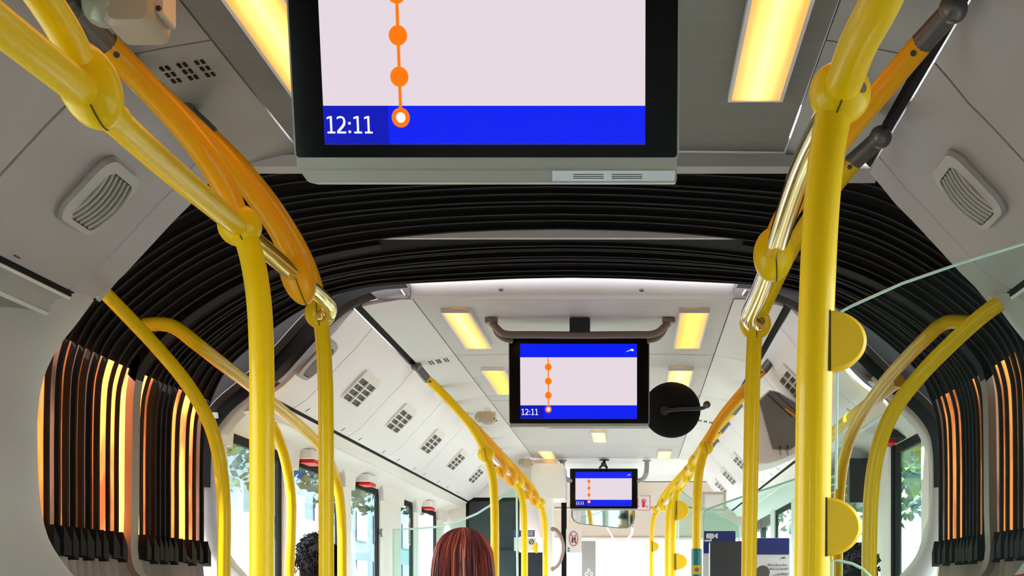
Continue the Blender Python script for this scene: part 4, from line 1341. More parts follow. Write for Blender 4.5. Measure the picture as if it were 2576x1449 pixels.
# ------------------------------------------------------------------ glass modesty panels
def glass_panel(label, pts, Y, th, mg, edge_r=.0035, yaw=0, skip=(), fix=()):
    """pts in pixels (closed outline); built upright at distance Y"""
    W_ = [P(a, b, Y) for a, b in pts]
    c0 = W_[0]
    for p in W_:
        p.y = Y + (p.x - c0.x) * yaw
    n = Vector((-yaw, 1, 0)).normalized() if yaw else Vector((0, 1, 0))
    r = thing('glass_panel', label, 'glass panel', W_[0])
    k = len(W_)
    V = [p for p in W_] + [p + n * th for p in W_]
    Fc = [tuple(range(k)), tuple(range(k, 2 * k))[::-1]] + [(i, (i + 1) % k, k + (i + 1) % k, k + i) for i in range(k)]
    mk('pane', (V, Fc), M[mg], r)
    run = [W_[i] + n * th / 2 for i in range(k) if i not in skip]
    mk('polished_edge', tube(run, edge_r, 8, 1, smoothpath=False), M['edge'], r, smooth=True)
    for f in fix:
        p = W_[f[0]] + Vector((f[1], -.004, f[2]))
        mk('fixing', cyl(p, (0, 1, 0), .012, .02, 14), M['chrome'], r)
    return r
glass_panel('large clear glass panel right of the thickest pole, top edge rising right',
            [(2102, 1245), (2104, 1230), (2107, 950), (2108, 800), (2118, 782), (2140, 770), (2270, 712), (2420, 660), (2576, 612), (2800, 545), (2800, 1900), (2102, 1900)][1:], 1.70, .006, 'pglass', .0018, skip=(9, 10))
glass_panel('small glass panel with a rounded corner under the lower pad',
            [(2090, 1700), (2095, 1412), (2110, 1410), (2145, 1418), (2172, 1432), (2192, 1452), (2205, 1480), (2215, 1700)], 1.66, .006, 'pglass', .0018)
glass_panel('glass panel behind the red-haired person with a curved top edge',
            [(1302, 1500), (1300, 1240), (1292, 1230), (1280, 1236), (1262, 1250), (1235, 1270), (1200, 1292), (1150, 1313), (1100, 1325), (1050, 1330), (990, 1332), (990, 1500)], 7.5, .008, 'pglass2', .006)
glass_panel('glass panel beside the teal sleeve carrying the camera notice',
            [(1770, 1500), (1770, 1292), (1778, 1282), (1820, 1266), (1880, 1245), (1940, 1226), (2000, 1205), (2060, 1185), (2140, 1165), (2140, 1500)], 5.9, .008, 'pglass2', .004)
glass_panel('far glass panel by the front right door, top edge falling right',
            [(1706, 1500), (1706, 1222), (1716, 1236), (1740, 1255), (1800, 1290), (1860, 1322), (1860, 1500)], 8.4, .008, 'pglass2', .005)

# ------------------------------------------------------------------ notices and devices on the right
def board(name, label, cat, x0, x1, y0, y1, Y, th, m, parent=None, rr=0.0):
    a, b = P(x0, y1, Y), P(x1, y0, Y)
    c = (a + b) / 2
    w_, h_ = b.x - a.x, b.z - a.z
    vf = prism(rrect(w_, h_, max(rr, .0005), 3), c, (1, 0, 0), (0, 0, 1), (0, -1, 0), 0, th)
    if parent:
        return mk(name, vf, m, parent)
    r = thing(name, label, cat, c)
    mk('panel', vf, m, r)
    return r
dv = board('ticket_reader', 'dark grey upright device box in front of the glass, left of the blue notice', 'device', 1785, 1866, 1362, 1600, 5.7, .05, mat('device_grey', (.055, .065, .075), .5, noise=.2, nscale=6), rr=.004)
cs = board('camera_notice', 'blue notice with a white video camera symbol above the dark device', 'sign', 1771, 1850, 1336, 1366, 5.85, .003, M['blue'])
def on(par, x0, x1, y0, y1, Y, m, name='mark', rr=0):
    return board(name, '', '', x0, x1, y0, y1, Y, .002, m, par, rr)
on(cs, 1776, 1796, 1342, 1355, 5.846, M['inkw'], 'camera_symbol', .006)
on(cs, 1772, 1790, 1358, 1362, 5.846, M['inkw'], 'camera_symbol', .002)
mk('camera_symbol', prism([(0, -.004), (.014, -.012), (.014, .012), (0, .004)], P(1797, 1348, 5.846), (1, 0, 0), (0, 0, 1), (0, -1, 0), 0, .002), M['inkw'], cs)
mk('camera_symbol', tube([P(1788, 1355, 5.846), P(1788, 1360, 5.846), P(1776, 1361, 5.846)], .003, 6, 3), M['inkw'], cs)
nb = board('notice_board', 'white notice with a dark blue header and small script, right of the thin pole', 'sign', 1903, 1987, 1353, 1600, 5.8, .003, M['inkw'])
on(nb, 1903, 1985, 1354, 1395, 5.796, M['blue'], 'header_band')
mk('emblem', prism([(-.012, -.003), (.004, .005), (.012, -.001), (.004, -.001)], P(1970, 1404, 5.796), (1, 0, 0), (0, 0, 1), (0, -1, 0), 0, .0015), M['inkb'], nb)
# script lines (stroke-like marks imitating the small right-to-left text)
rnd = random.Random(3)
def script_line(par, x0, x1, y, Y, h=5):
    Vv = []
    x = x0
    while x < x1:
        wv = rnd.uniform(2.5, 6)
        x_1 = min(x + wv, x1)
        a, b = P(x, y + h / 2, Y), P(x_1, y + h / 2 - rnd.uniform(.8, 1.6), Y)
        Vv.append(box(a.x, b.x, Y - .0015, Y, a.z, b.z))
        if rnd.random() < .6:
            xx = x + wv * .6
            a, b = P(xx, y + h / 2, Y), P(xx + .9, y - h / 2 + rnd.uniform(0, 1.5), Y)
            Vv.append(box(a.x, b.x, Y - .0015, Y, a.z, b.z))
        if rnd.random() < .4:
            a, b = P(x + 1, y - h / 2 + 1, Y), P(x + 2, y - h / 2, Y)
            Vv.append(box(a.x, b.x, Y - .0015, Y, a.z, b.z))
        x = x_1 + (1.2 if rnd.random() < .25 else 0)
    mk('script_line', join(*Vv), M['inkb'], par)
for y, x0 in ((1420, 1930), (1430, 1936), (1443, 1950), (1450, 1942)):
    script_line(nb, x0, 1981, y, 5.795)
nb2 = board('notice_board', 'blue and white notice edge showing left of the dark device', 'sign', 1770, 1784, 1364, 1600, 5.86, .003, M['inkw'])
on(nb2, 1770, 1784, 1364, 1392, 5.856, M['blue'], 'header_band')
disc = thing('suction_disc', 'dark round disc overlapping the lower left of the blue-headed notice', 'disc', P(1918, 1440, 5.7))
mk('disc', cyl(P(1919, 1440, 5.72), (0, -1, 0), .026, .012, 24), M['steel'], disc, smooth=True, sharp=40)
mk('rim', tube([P(1919, 1440, 5.715) + Vector((.026 * math.cos(a * math.pi / 12), 0, .026 * math.sin(a * math.pi / 12))) for a in range(25)], .002, 6, 1, smoothpath=False), M['black'], disc)

# ------------------------------------------------------------------ grey display box on the right cove
gb = thing('display_box', 'grey wedge-shaped display box hanging on the right cove between the poles', 'display', P(1960, 1075, 5.4))
poly = [(1903, 1008), (1936, 980), (1960, 986), (2068, 1050), (2068, 1105), (2010, 1138), (1970, 1156), (1935, 1166), (1900, 1167)]
c0 = P(1960, 1075, 5.3)
sc_ = 5.3 / F
pp = [((a - 1960) * sc_, (1075 - b) * sc_) for a, b in poly]
mk('housing', prism(pp[::-1], c0, (1, 0, 0), (0, 0, 1), (0, -1, 0), -.35, 0, .004), M['beigel'], gb, smooth=True, sharp=30)
face = [(1910, 1010), (1937, 984), (1958, 989), (2060, 1050), (2058, 1088), (1985, 1132), (1944, 1130)]
pf = [((a - 1960) * sc_, (1075 - b) * sc_) for a, b in face]
df = mk('dark_face', prism(pf[::-1], c0, (1, 0, 0), (0, 0, 1), (0, -1, 0), 0, .006), mat('display_grey', (.20, .185, .165), .5, noise=.15, nscale=5), gb)
def strip(px0, py0, px1, py1, wd, m, nme):
    a = c0 + Vector(((px0 - 1960) * sc_, -.007, (1075 - py0) * sc_)); b = c0 + Vector(((px1 - 1960) * sc_, -.007, (1075 - py1) * sc_))
    mk(nme, tube([a, b], wd, 6, smoothpath=False), m, df)
strip(1930, 992, 1992, 1050, .0022, M['inkb'], 'groove')
strip(1946, 985, 2056, 1085, .0014, M['inkb'], 'groove')
strip(1975, 1029, 2020, 1062, .004, M['yellowo'], 'amber_strip')
for dx in (0, 18):
    mk('bullet', cyl(c0 + Vector(((1963 + dx - 1960) * sc_, -.006, (1075 - 1125 + dx * .1) * sc_)), (0, -1, 0), .004, .0015, 10), M['inkb'], df)
    ang = math.radians(-75)
    text('Hınıı', .016, c0 + Vector(((1962 + dx - 1960) * sc_, -.0085, (1075 - 1136) * sc_)), (math.cos(ang), 0, math.sin(ang)), (-math.sin(ang), 0, math.cos(ang)), (0, -1, 0), 'lettering', M['inkb'], df)

# ------------------------------------------------------------------ round black mirror
mr_ = thing('round_mirror', 'round black mirror seen from behind, beside the middle screen', 'mirror', P(1688, 1030, 5.9))
cM = P(1690, 1031, 5.9)
prof = [(.0, -.035), (.045, -.034), (.09, -.022), (.112, -.008), (.119, .0), (.119, .008), (.112, .012), (0, .012)]
rows = []
for r_, d in prof:
    rows.append([cM + Vector((math.cos(a * math.pi / 18) * max(r_, .0005), d, math.sin(a * math.pi / 18) * max(r_, .0005) * .97)) for a in range(36)])
mk('shell', loft(rows, True), M['rubber'], mr_, smooth=True, sharp=50)
mk('boss', cyl(cM + Vector((-.03, -.034, -.01)), (0, -1, 0), .018, .016, 18), M['black'], mr_, smooth=True, sharp=40)
mk('arm', tube([cM + Vector((-.03, -.045, -.01)), cM + Vector((.03, -.05, -.005)), cM + Vector((.10, -.03, 0)), cM + Vector((.135, 0, .01)), P(1778, 1018, 5.95)], .008, 10, 5), M['black'], mr_, smooth=True)
mk('fixing_clamp', ball(P(1778, 1018, 5.95), .016, None, None, 12, 8), M['black'], mr_, smooth=True)

# ------------------------------------------------------------------ cctv units
def cctv(label, c, s, flip=1):
    r = thing('dome_camera', label, 'camera', c)
    c = Vector(c)
    body = rrect(.075 * s, .07 * s, .016 * s, 4)
    mk('housing', prism(body, c, (1, 0, 0), (0, 0, 1), (0, -1, 0), -.05 * s, .03 * s, .008 * s), M['camera_beige'], r, smooth=True, sharp=40)
    mk('lens_dome', ball(c + Vector((-.042 * s, -.005 * s, .004 * s)), .034 * s, (0, 1, 0), .03 * s, 20, 12), mat('smoked_dome', (.42, .42, .30), .12, noise=.1, nscale=10), r, smooth=True)
    mk('side_cap', prism(rrect(.012 * s, .05 * s, .003 * s, 2), c + Vector((.043 * s, 0, .01 * s)), (1, 0, 0), (0, 0, 1), (0, -1, 0), -.04 * s, .02 * s), M['beige'], r)
    mk('screw', cyl(c + Vector((.043 * s, -.021 * s, -.008 * s)), (0, -1, 0), .004 * s, .002 * s, 10), M['inkb'], r)
    mk('ceiling_mount', cyl(c + Vector((0, 0, .03 * s)), (0, 0, 1), .02 * s, .03 * s, 16), M['beigel'], r)
    return r
c1 = P(338, 22, 2.02)
cctv('large beige ceiling camera cut off by the top left edge of the picture', c1, .95)
cctv('small beige dome camera on the left ceiling strip beside the front left rail', P(1226, 1051, 6.35), .75)
cctv('tiny beige dome camera where the ceiling meets the driver bulkhead', P(1326, 1166, 9.55), .8)

# ------------------------------------------------------------------ emergency hammer boxes
for lab, Y in (('red-bottomed hammer box over the second left window', 5.62), ('red-bottomed hammer box over the third left window', 6.80), ('red-bottomed hammer box over the farthest left window', 8.85)):
    c = Vector((X(-1, 1.085), Y, Zr(.523)))
    r = thing('hammer_box', lab, 'safety box', c)
    mk('casing', prism(rrect(.075, .24, .01, 3), c, (1, 0, 0), (0, 1, 0), (0, 0, 1), -.022, .012, .003), M['beigel'], r, smooth=True, sharp=30)
    mk('red_tray', prism(rrect(.055, .17, .008, 3), c + Vector((.008, .01, -.022)), (1, 0, 0), (0, 1, 0), (0, 0, 1), -.014, 0), M['red'], r, smooth=True, sharp=30)
for lab, Y in (('black and red box over the first window at the right behind the glass', 4.95),):
    c = Vector((X(1, 1.075), Y, Zr(.523)))
    r = thing('hammer_box', lab, 'safety box', c)
    mk('casing', prism(rrect(.075, .24, .01, 3), c, (1, 0, 0), (0, 1, 0), (0, 0, 1), -.015, .012, .003), M['black'], r, smooth=True, sharp=30)
    mk('red_tray', prism(rrect(.05, .15, .008, 3), c + Vector((-.008, .01, -.012)), (1, 0, 0), (0, 1, 0), (0, 0, 1), -.014, 0), M['red'], r, smooth=True, sharp=30)
# dark door mechanism cover on the right
dc = thing('door_cover', 'black slatted door mechanism cover over the right doorway behind the glass', 'cover', (X(1, 1.08), 6.2, Zr(.45)))
x0 = X(1, 1.02)
mk('cover', box(x0, X(1, 1.117), 5.5, 6.95, Zr(.33), Zr(.50)), M['black'], dc)
for q in range(4):
    mk('slat', box(x0 - .006, x0, 5.52, 6.93, Zr(.36 + q * .033), Zr(.366 + q * .033)), M['chrome'], dc)

# knob on the wide left pillar; stickers
kb = thing('wall_knob', 'small round cream knob on the wide pillar between the left windows', 'knob', P(961, 1300, 7.5))
yk = 1.2985
kc = Vector((X(-1, 1.10), 4680 / (CX - 961) / 1.01, Zr(.285)))
mk('knob', ball(kc, .018, (1, 0, 0), .014, 16, 10), M['white'], kb, smooth=True)
mk('rim', cyl(kc + Vector((-.004, 0, 0)), (1, 0, 0), .022, .006, 18), M['trimgrey'], kb)
def wall_notice(label, Y, z, w_, h_, side=-1):
    c = Vector((X(side, 1.122), Y, Zr(z)))
    r = thing('window_notice', label, 'sticker', c)
    n = Vector((-side, 0, 0))
    mk('sheet', prism([(-w_ / 2, -h_ / 2), (w_ / 2, -h_ / 2), (w_ / 2, h_ / 2), (-w_ / 2, h_ / 2)], c, (0, 1, 0), (0, 0, 1), n, 0, .003), M['inkw'], r)
    mk('arrow', prism([(-.006, -.05), (.006, -.05), (.006, .03), (.02, .03), (0, .06), (-.02, .03), (-.006, .03)], c, (0, 1, 0), (0, 0, 1), n, .003, .004), M['inkb'], r)
    mk('red_line', prism([(-w_ / 2 + .01, -.002), (w_ / 2 - .01, -.002), (w_ / 2 - .01, .002), (-w_ / 2 + .01, .002)], c + Vector((0, 0, -h_ / 2 + .02)), (0, 1, 0), (0, 0, 1), n, .003, .004), M['redline'], r)
wall_notice('white notice with an arrow at the end of the first left window', 5.17, .36, .10, .19)
wall_notice('tiny white notice at the end of the fourth left window', 8.36, .33, .07, .16)

# ------------------------------------------------------------------ front area
mi = thing('driver_mirror', 'wide rounded interior mirror directly below the far screen', 'mirror', P(1517, 1308, 10.4))
Yq = 10.4
c = P(1517, 1305, Yq); s = Yq / F
pol = [(1437, 1283), (1597, 1281), (1598, 1300), (1593, 1318), (1580, 1329), (1560, 1330), (1500, 1323), (1455, 1318), (1443, 1311), (1437, 1300)]
pq = [((a - 1517) * s, (1305 - b) * s) for a, b in pol][::-1]
mk('shell', prism(pq, c, (1, 0, 0), (0, 0, 1), (0, -1, 0), -.02, .008), M['trimgrey'], mi)
mk('mirror_face', prism([(a * .95, b * .90) for a, b in pq], c, (1, -.10, 0), (0, -.06, 1), (0, -1, 0), .034, .036), M['mirror'], mi)
mk('arm', tube([P(1497, 1282, 10.36), P(1522, 1318, 10.5), P(1547, 1362, 11.0)], .006, 8, 4), M['white'], mi, smooth=True)
mk('arm', tube([P(1592, 1325, 10.4), P(1588, 1345, 10.6), P(1572, 1360, 10.9), P(1552, 1362, 11.0)], .009, 8, 5), M['beigel'], mi, smooth=True)
fx = board('extinguisher_sign', 'white sign with a red fire extinguisher symbol right of the far screen', 'sign', 1598, 1637, 1246, 1285, 10.9, .004, M['inkw'], rr=.008)
def ringmark(par, x0, x1, y0, y1, Y, t_, m):
    a, b = P(x0, y1, Y), P(x1, y0, Y)
    c = (a + b) / 2
    mk('border', ringprism(rrect(b.x - a.x, b.z - a.z, .01, 3), rrect(b.x - a.x - 2 * t_, b.z - a.z - 2 * t_, .008, 3), c, (1, 0, 0), (0, 0, 1), (0, -1, 0), 0, .002), m, par)
ringmark(fx, 1599, 1636, 1247, 1284, 10.895, .003, M['redline'])
cE = P(1619, 1266, 10.893)
mk('extinguisher_symbol', prism(rrect(.022, .050, .006, 3), cE + Vector((0, 0, -.006)), (1, 0, 0), (0, 0, 1), (0, -1, 0), 0, .002), M['redline'], fx)
mk('extinguisher_symbol', tube([cE + Vector((-.014, 0, .012)), cE + Vector((-.012, 0, .026)), cE + Vector((.0, 0, .030)), cE + Vector((.012, 0, .026)), cE + Vector((.018, 0, .008))], .0025, 6, 3), M['redline'], fx)
mk('extinguisher_symbol', prism([(-.010, .012), (.0, -.012), (.010, -.016)], cE + Vector((.026, 0, -.02)), (1, 0, 0), (0, 0, 1), (0, -1, 0), 0, .002), M['redline'], fx)
mk('arrow_symbol', prism([(-.002, .04), (.002, .04), (.002, -.02), (.008, -.02), (0, -.034), (-.008, -.02), (-.002, -.02)], P(1605, 1266, 10.893), (1, 0, 0), (0, 0, 1), (0, -1, 0), 0, .002), M['redline'], fx)
nt_ = board('prohibition_sign', 'white sign with a red crossed circle between the door edge and the windscreen', 'sign', 1424, 1463, 1331, 1391, 10.2, .003, M['inkw'])
cN = P(1443, 1355, 10.195)
mk('ring', tube([cN + Vector((.030 * math.cos(a * math.pi / 16), 0, .052 * math.sin(a * math.pi / 16))) for a in range(33)], .0032, 6, 1, smoothpath=False), M['redline'], nt_)
mk('slash', tube([cN + Vector((-.021, 0, .036)), cN + Vector((.021, 0, -.036))], .003, 6, smoothpath=False), M['redline'], nt_)
mk('figure_symbol', prism([(-.014, -.03), (-.003, -.03), (-.003, .004), (-.008, .008), (-.013, .0)], cN, (1, 0, 0), (0, 0, 1), (0, -1, 0), -.001, .001), M['inkb'], nt_)
mk('figure_symbol', ball(cN + Vector((-.008, -.0005, .016)), .0045, (0, 1, 0), .001, 8, 6), M['inkb'], nt_)
mk('figure_symbol', prism([(.006, -.03), (.014, -.03), (.014, .012), (.006, .012)], cN, (1, 0, 0), (0, 0, 1), (0, -1, 0), -.001, .001), M['inkb'], nt_)
mk('figure_symbol', ball(cN + Vector((.010, -.0005, .022)), .0045, (0, 1, 0), .001, 8, 6), M['inkb'], nt_)
mk('small_print', join(*[box(P(1428, 0, 10.195).x, P(1433, 0, 10.195).x, 10.193, 10.195, P(0, y + 3, 10.195).z, P(0, y, 10.195).z) for y in (1378, 1384)]), M['inkb'], nt_)
ch = thing('door_handle_bar', 'taupe curved grab handle on the driver door post', 'handle', P(1393, 1378, 9.65))
mk('bar', tube([P(1391, 1330, 9.66), P(1400, 1334, 9.62), P(1411, 1350, 9.6), P(1417, 1378, 9.6), P(1411, 1408, 9.6), P(1402, 1424, 9.62), P(1391, 1431, 9.66)], .012, 12, 6), M['rosegrey'], ch, smooth=True)
mk('mount', ball(P(1391, 1331, 9.66), .016, None, None, 12, 8), M['rosegrey'], ch, smooth=True)
mk('mount', ball(P(1391, 1431, 9.66), .016, None, None, 12, 8), M['rosegrey'], ch, smooth=True)
sb = board('sun_blind', 'grey blind on the windscreen right of the crossed-circle sign', 'blind', 1463, 1499, 1360, 1600, 11.3, .004, M['trimgrey'])
an = thing('windscreen_ornament', 'small group of white loops low on the grey blind', 'ornament', P(1481, 1441, 11.25))
for dx, dy in ((0, -6), (-6, 3), (7, 3)):
    cc = P(1481 + dx, 1441 + dy, 11.25)
    mk('loop', tube([cc + Vector((.009 * math.cos(a * math.pi / 8), 0, .013 * math.sin(a * math.pi / 8))) for a in range(17)], .003, 6, 1, smoothpath=False), M['white'], an)
nf = board('rule_notice', 'cream notice with two crossed-circle symbols behind the far left poles', 'sign', 1293, 1350, 1352, 1386, 9.8, .003, M['beigel'])
for px in (1318, 1337):
    cc = P(px, 1363, 9.795)
    mk('ring', tube([cc + Vector((.015 * math.cos(a * math.pi / 8), 0, .016 * math.sin(a * math.pi / 8))) for a in range(17)], .003, 6, 1, smoothpath=False), M['inkb'], nf)
    mk('slash', tube([cc + Vector((-.01, 0, -.011)), cc + Vector((.01, 0, .011))], .0025, 6, smoothpath=False), M['inkb'], nf)
nf2 = board('paper_notice', 'small blue and white paper above the cream notice', 'sign', 1292, 1345, 1334, 1350, 9.8, .003, M['blue'])
for q in range(3):
    on(nf2, 1318, 1342, 1337 + q * 4, 1338.5 + q * 4, 9.795, M['inkw'], 'text_line')
on(nf2, 1300, 1306, 1322, 1330, 9.795, M['inkw'], 'label_tab') if 0 else None
bx = thing('fuse_box', 'beige control panel above the front right door', 'panel', P(1800, 1265, 9.3))
mk('panel', prism(rrect(.16, .13, .008, 3), P(1796, 1262, 9.3), (1, 0, 0), (0, 0, 1), (0, -1, 0), -.08, 0, .004), M['beige'], bx)
mk('cover_lid', prism(rrect(.12, .09, .006, 3), P(1796, 1262, 9.3), (1, 0, 0), (0, 0, 1), (0, -1, 0), 0, .004), M['beigel'], bx)

# red seat head at the lower right edge
se = thing('seat', 'red-topped passenger seat just showing in the bottom right corner', 'seat', (.83, 2.75, 0))
mk('pedestal', box(.66, .91, 2.3, 2.75, 0, .62), M['trimgrey'], se)
mk('cushion', prism(rrect(.25, .42, .05, 4), (.785, 2.52, .62), (1, 0, 0), (0, 1, 0), (0, 0, 1), 0, .09, .01), M['shirt1'], se, smooth=True)
mk('backrest', prism(rrect(.25, .72, .05, 4), (.785, 2.76, 1.02), (1, 0, 0), (0, 0, 1), (0, 1, 0), -.03, .03, .01), M['shirt1'], se, smooth=True)
mk('headrest', prism([(.11 * math.cos(a * math.pi / 14), .055 * math.sin(a * math.pi / 14)) for a in range(28)], (.785, 2.76, 1.375), (1, 0, 0), (0, 0, 1), (0, 1, 0), -.035, .035, .01), M['red'], se, smooth=True)

# ------------------------------------------------------------------ people
def skin_mesh(verts, edges, radii, root=0, sub=2):
    me = bpy.data.meshes.new('skinsrc')
    me.from_pydata(verts, edges, [])
    ob = bpy.data.objects.new('skinsrc', me)
    C.objects.link(ob)
    sk = ob.modifiers.new('s', 'SKIN')
    for i, r in enumerate(radii):
        d = me.skin_vertices[0].data[i]
        d.radius = (r, r) if not isinstance(r, tuple) else r
        d.use_root = (i == root)
    ss = ob.modifiers.new('d', 'SUBSURF'); ss.levels = sub
    dg = bpy.context.evaluated_depsgraph_get()
    m2 = bpy.data.meshes.new_from_object(ob.evaluated_get(dg))
    v = [x.co.copy() for x in m2.vertices]
    f = [tuple(p.vertices) for p in m2.polygons]
    bpy.data.objects.remove(ob)
    return v, f
def person(label, loc, yaw, H, hair, shirt, hairm, headyaw=0):
    k = H / 1.72
    R = Matrix.Rotation(yaw, 4, 'Z')
    T = Matrix.Translation(Vector(loc)) @ R @ Matrix.Scale(k, 4)
    r = thing('person', label, 'person', loc)
    def put(v): return [T @ Vector(p) for p in v]
    # faces +Y locally
    hz = 1.60
    V = [(0, 0, .95), (0, 0, 1.12), (0, 0, 1.30), (0, -.01, 1.42), (0, 0, 1.50), (0, .01, 1.56)]
    rad = [(.15, .11), (.135, .10), (.15, .11), (.10, .08), .052, .052]
    E = [(0, 1), (1, 2), (2, 3), (3, 4), (4, 5)]
    for s_ in (-1, 1):
        b = len(V)
        V += [(s_ * .17, -.01, 1.40), (s_ * .21, -.02, 1.12), (s_ * .21, .06, .90), (s_ * .21, .08, .82)]
        rad += [.052, .042, .028, (.036, .018)]
        E += [(3, b), (b, b + 1), (b + 1, b + 2), (b + 2, b + 3)]
        for q, (dx, L) in enumerate(((-.026, .062), (-.009, .075), (.009, .082), (.026, .072))):
            c_ = len(V)
            V += [(s_ * .21 + dx * .3, .085 + dx, .78), (s_ * .215, .09 + dx, .78 - L * .5), (s_ * .205, .085 + dx, .78 - L)]
            rad += [.0095, .0085, .007]
            E += [(b + 3, c_), (c_, c_ + 1), (c_ + 1, c_ + 2)]
        c_ = len(V)
        V += [(s_ * .19, .115, .81), (s_ * .185, .135, .775)]
        rad += [.011, .009]
        E += [(b + 3, c_), (c_, c_ + 1)]
        b = len(V)
        V += [(s_ * .09, 0, .88), (s_ * .10, .02, .48), (s_ * .10, -.01, .10), (s_ * .10, .02, .035), (s_ * .11, .13, .03)]
        rad += [.095, .065, .042, .035, .03]
        E += [(0, b), (b, b + 1), (b + 1, b + 2), (b + 2, b + 3), (b + 3, b + 4)]
    bv, bf = skin_mesh(V, E, rad)
    # head with face, turned
    Rh = Matrix.Rotation(headyaw, 4, 'Z')
    hv, hf = ball((0, 0, 0), 1, None, None, 28, 20)
    hd = []
    for p in hv:
        x, y, z = p
        w_ = .074 * (1 - .18 * max(0, -z)) 
        dep = .095
        q = Vector((x * w_, y * dep, z * .115))
        if z < -.2: q.y += .012 * (-z); q.x *= 1 - .22 * (-z - .2)
        if y > .8: q.y = min(q.y, .088 + .002)
        # nose
        g = math.exp(-((x * 1.0) / .16) ** 2 - ((z + .18) / .20) ** 2)
        if y > .3: q.y += .022 * g
        # eye sockets
        for sx in (-.42, .42):
            if y > .3: q.y -= .006 * math.exp(-((x - sx) / .16) ** 2 - ((z - .05) / .12) ** 2)
        hd.append(Rh @ q + Vector((0, .01, hz + .0)))
    ears = []
    for s_ in (-1, 1):
        ev, ef = ball((0, 0, 0), 1, None, None, 12, 8)
        ears.append(([Rh @ Vector((s_ * .077 + p.x * .010, p.y * .018 - .005, p.z * .032 - .01)) + Vector((0, .01, hz)) for p in ev], ef))
    body = join((bv, bf), (hd, hf), *ears)
    mk('body', (put(body[0]), body[1]), M['skin'], r, smooth=True, sharp=180)
    # clothes: same skeleton, a little thicker
    ks = [0, 1, 2, 3]
    V2 = [(0, 0, .92), (0, 0, 1.12), (0, 0, 1.30), (0, -.01, 1.42), (0, -.005, 1.465)]
    r2 = [(.165, .125), (.15, .115), (.162, .122), (.108, .088), .064]
    E2 = [(0, 1), (1, 2), (2, 3), (3, 4)]
    for s_ in (-1, 1):
        b = len(V2)
        V2 += [(s_ * .17, -.01, 1.40), (s_ * .21, -.02, 1.14)]
        r2 += [.064, .056]
        E2 += [(3, b), (b, b + 1)]
    sv, sf = skin_mesh(V2, E2, r2)
    mk('shirt', (put(sv), sf), M[shirt], r, smooth=True, sharp=180)
    V3 = [(0, 0, .93)]; r3 = [(.155, .12)]; E3 = []
    for s_ in (-1, 1):
        b = len(V3)
        V3 += [(s_ * .09, 0, .86), (s_ * .10, .02, .48), (s_ * .10, -.01, .09)]
        r3 += [.105, .078, .058]
        E3 += [(0, b), (b, b + 1), (b + 1, b + 2)]
    tv, tf_ = skin_mesh(V3, E3, r3)
    mk('trousers', (put(tv), tf_), M['trouser'], r, smooth=True, sharp=180)
    for s_ in (-1, 1):
        fv = rrect(.095, .26, .045, 4)
        mk('shoe', (put([Vector(q) for q in prism(fv, (s_ * .105, .06, 0), (1, 0, 0), (0, 1, 0), (0, 0, 1), .001, .07, .02)[0]]), prism(fv, (0, 0, 0), (1, 0, 0), (0, 1, 0), (0, 0, 1), .001, .07, .02)[1]), M['black'], r, smooth=True)
    # eyes, brows, lips
    for sx in (-1, 1):
        ev, ef = ball((0, 0, 0), .011, None, None, 12, 8)
        mk('eye', (put([Rh @ (p + Vector((sx * .030, .078, .006))) + Vector((0, .01, hz)) for p in ev]), ef), M['inkw'], r, smooth=True)
    lv, lf = ball((0, 0, 0), 1, None, None, 12, 8)
    mk('lips', (put([Rh @ Vector((p.x * .022, p.y * .006 + .094, p.z * .007 - .055)) + Vector((0, .01, hz)) for p in lv]), lf), M['redline'], r, smooth=True)
    # hair
    rn = random.Random(int(H * 1000))
    hv2, hf2 = ball((0, 0, 0), 1, None, None, 48, 30)
    out = []
    if hair == 'long':
        for p in hv2:
            x, y, z = p
            a = math.atan2(x, y)
            wav = 1 + .035 * math.sin(a * 17 + z * 2) + .025 * math.sin(a * 31 + 1)
            q = Vector((x * .102 * wav, y * .108 * wav - .012, z * .122 + .012))
            if z < .1:
                q.x = x / max(.25, math.sqrt(max(1e-4, x * x + y * y))) * (.112 + .018 * min(1, -z + .1)) * wav
                yy = y / max(.25, math.sqrt(max(1e-4, x * x + y * y))) * .10 * wav
                q.y = yy - .02
                q.z = .022 - (.1 - z) * .36
                if y > .25:   # keep the face free
                    q.y = .045 - .02
            if z >= .1 and y > .55:
                q.y *= .92
            out.append(Rh @ q + Vector((0, .01, hz)))
        h0 = mk('hair', (put(out), hf2), M[hairm], r, smooth=True, sharp=180)
        # strands over the surface
        strands, strands2 = [], []
        for q in range(150):
            a = rn.uniform(math.radians(60), math.radians(300))
            pts = []
            ww = rn.uniform(.985, 1.06)
            for t in range(9):
                f = t / 8
                th = .15 + f * 1.5
                if f < .55:
                    th = .1 + f / .55 * 1.35
                    rr0 = math.sin(th); zz = math.cos(th) * .126 + .012
                    pr_ = Vector((math.sin(a) * rr0 * .106 * ww, math.cos(a) * rr0 * .108 * ww - .012, zz))
                else:
                    g = (f - .55) / .45
                    pr_ = Vector((math.sin(a) * (.108 + .022 * g) * ww, math.cos(a) * (.106) * ww - .016, .03 - g * .34 + .0))
                pr_ += Vector((math.sin(f * 9 + q) * .0035, 0, 0))
                pts.append(T @ (Rh @ pr_ + Vector((0, .01, hz))))
            (strands if q % 5 < 3 else strands2).append(tube(pts, [.0035 * k, .0045 * k, .002 * k], 5, 2))
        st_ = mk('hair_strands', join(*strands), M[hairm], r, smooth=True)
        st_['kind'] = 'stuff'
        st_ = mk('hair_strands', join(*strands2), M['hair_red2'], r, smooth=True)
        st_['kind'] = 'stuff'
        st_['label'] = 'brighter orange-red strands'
    else:
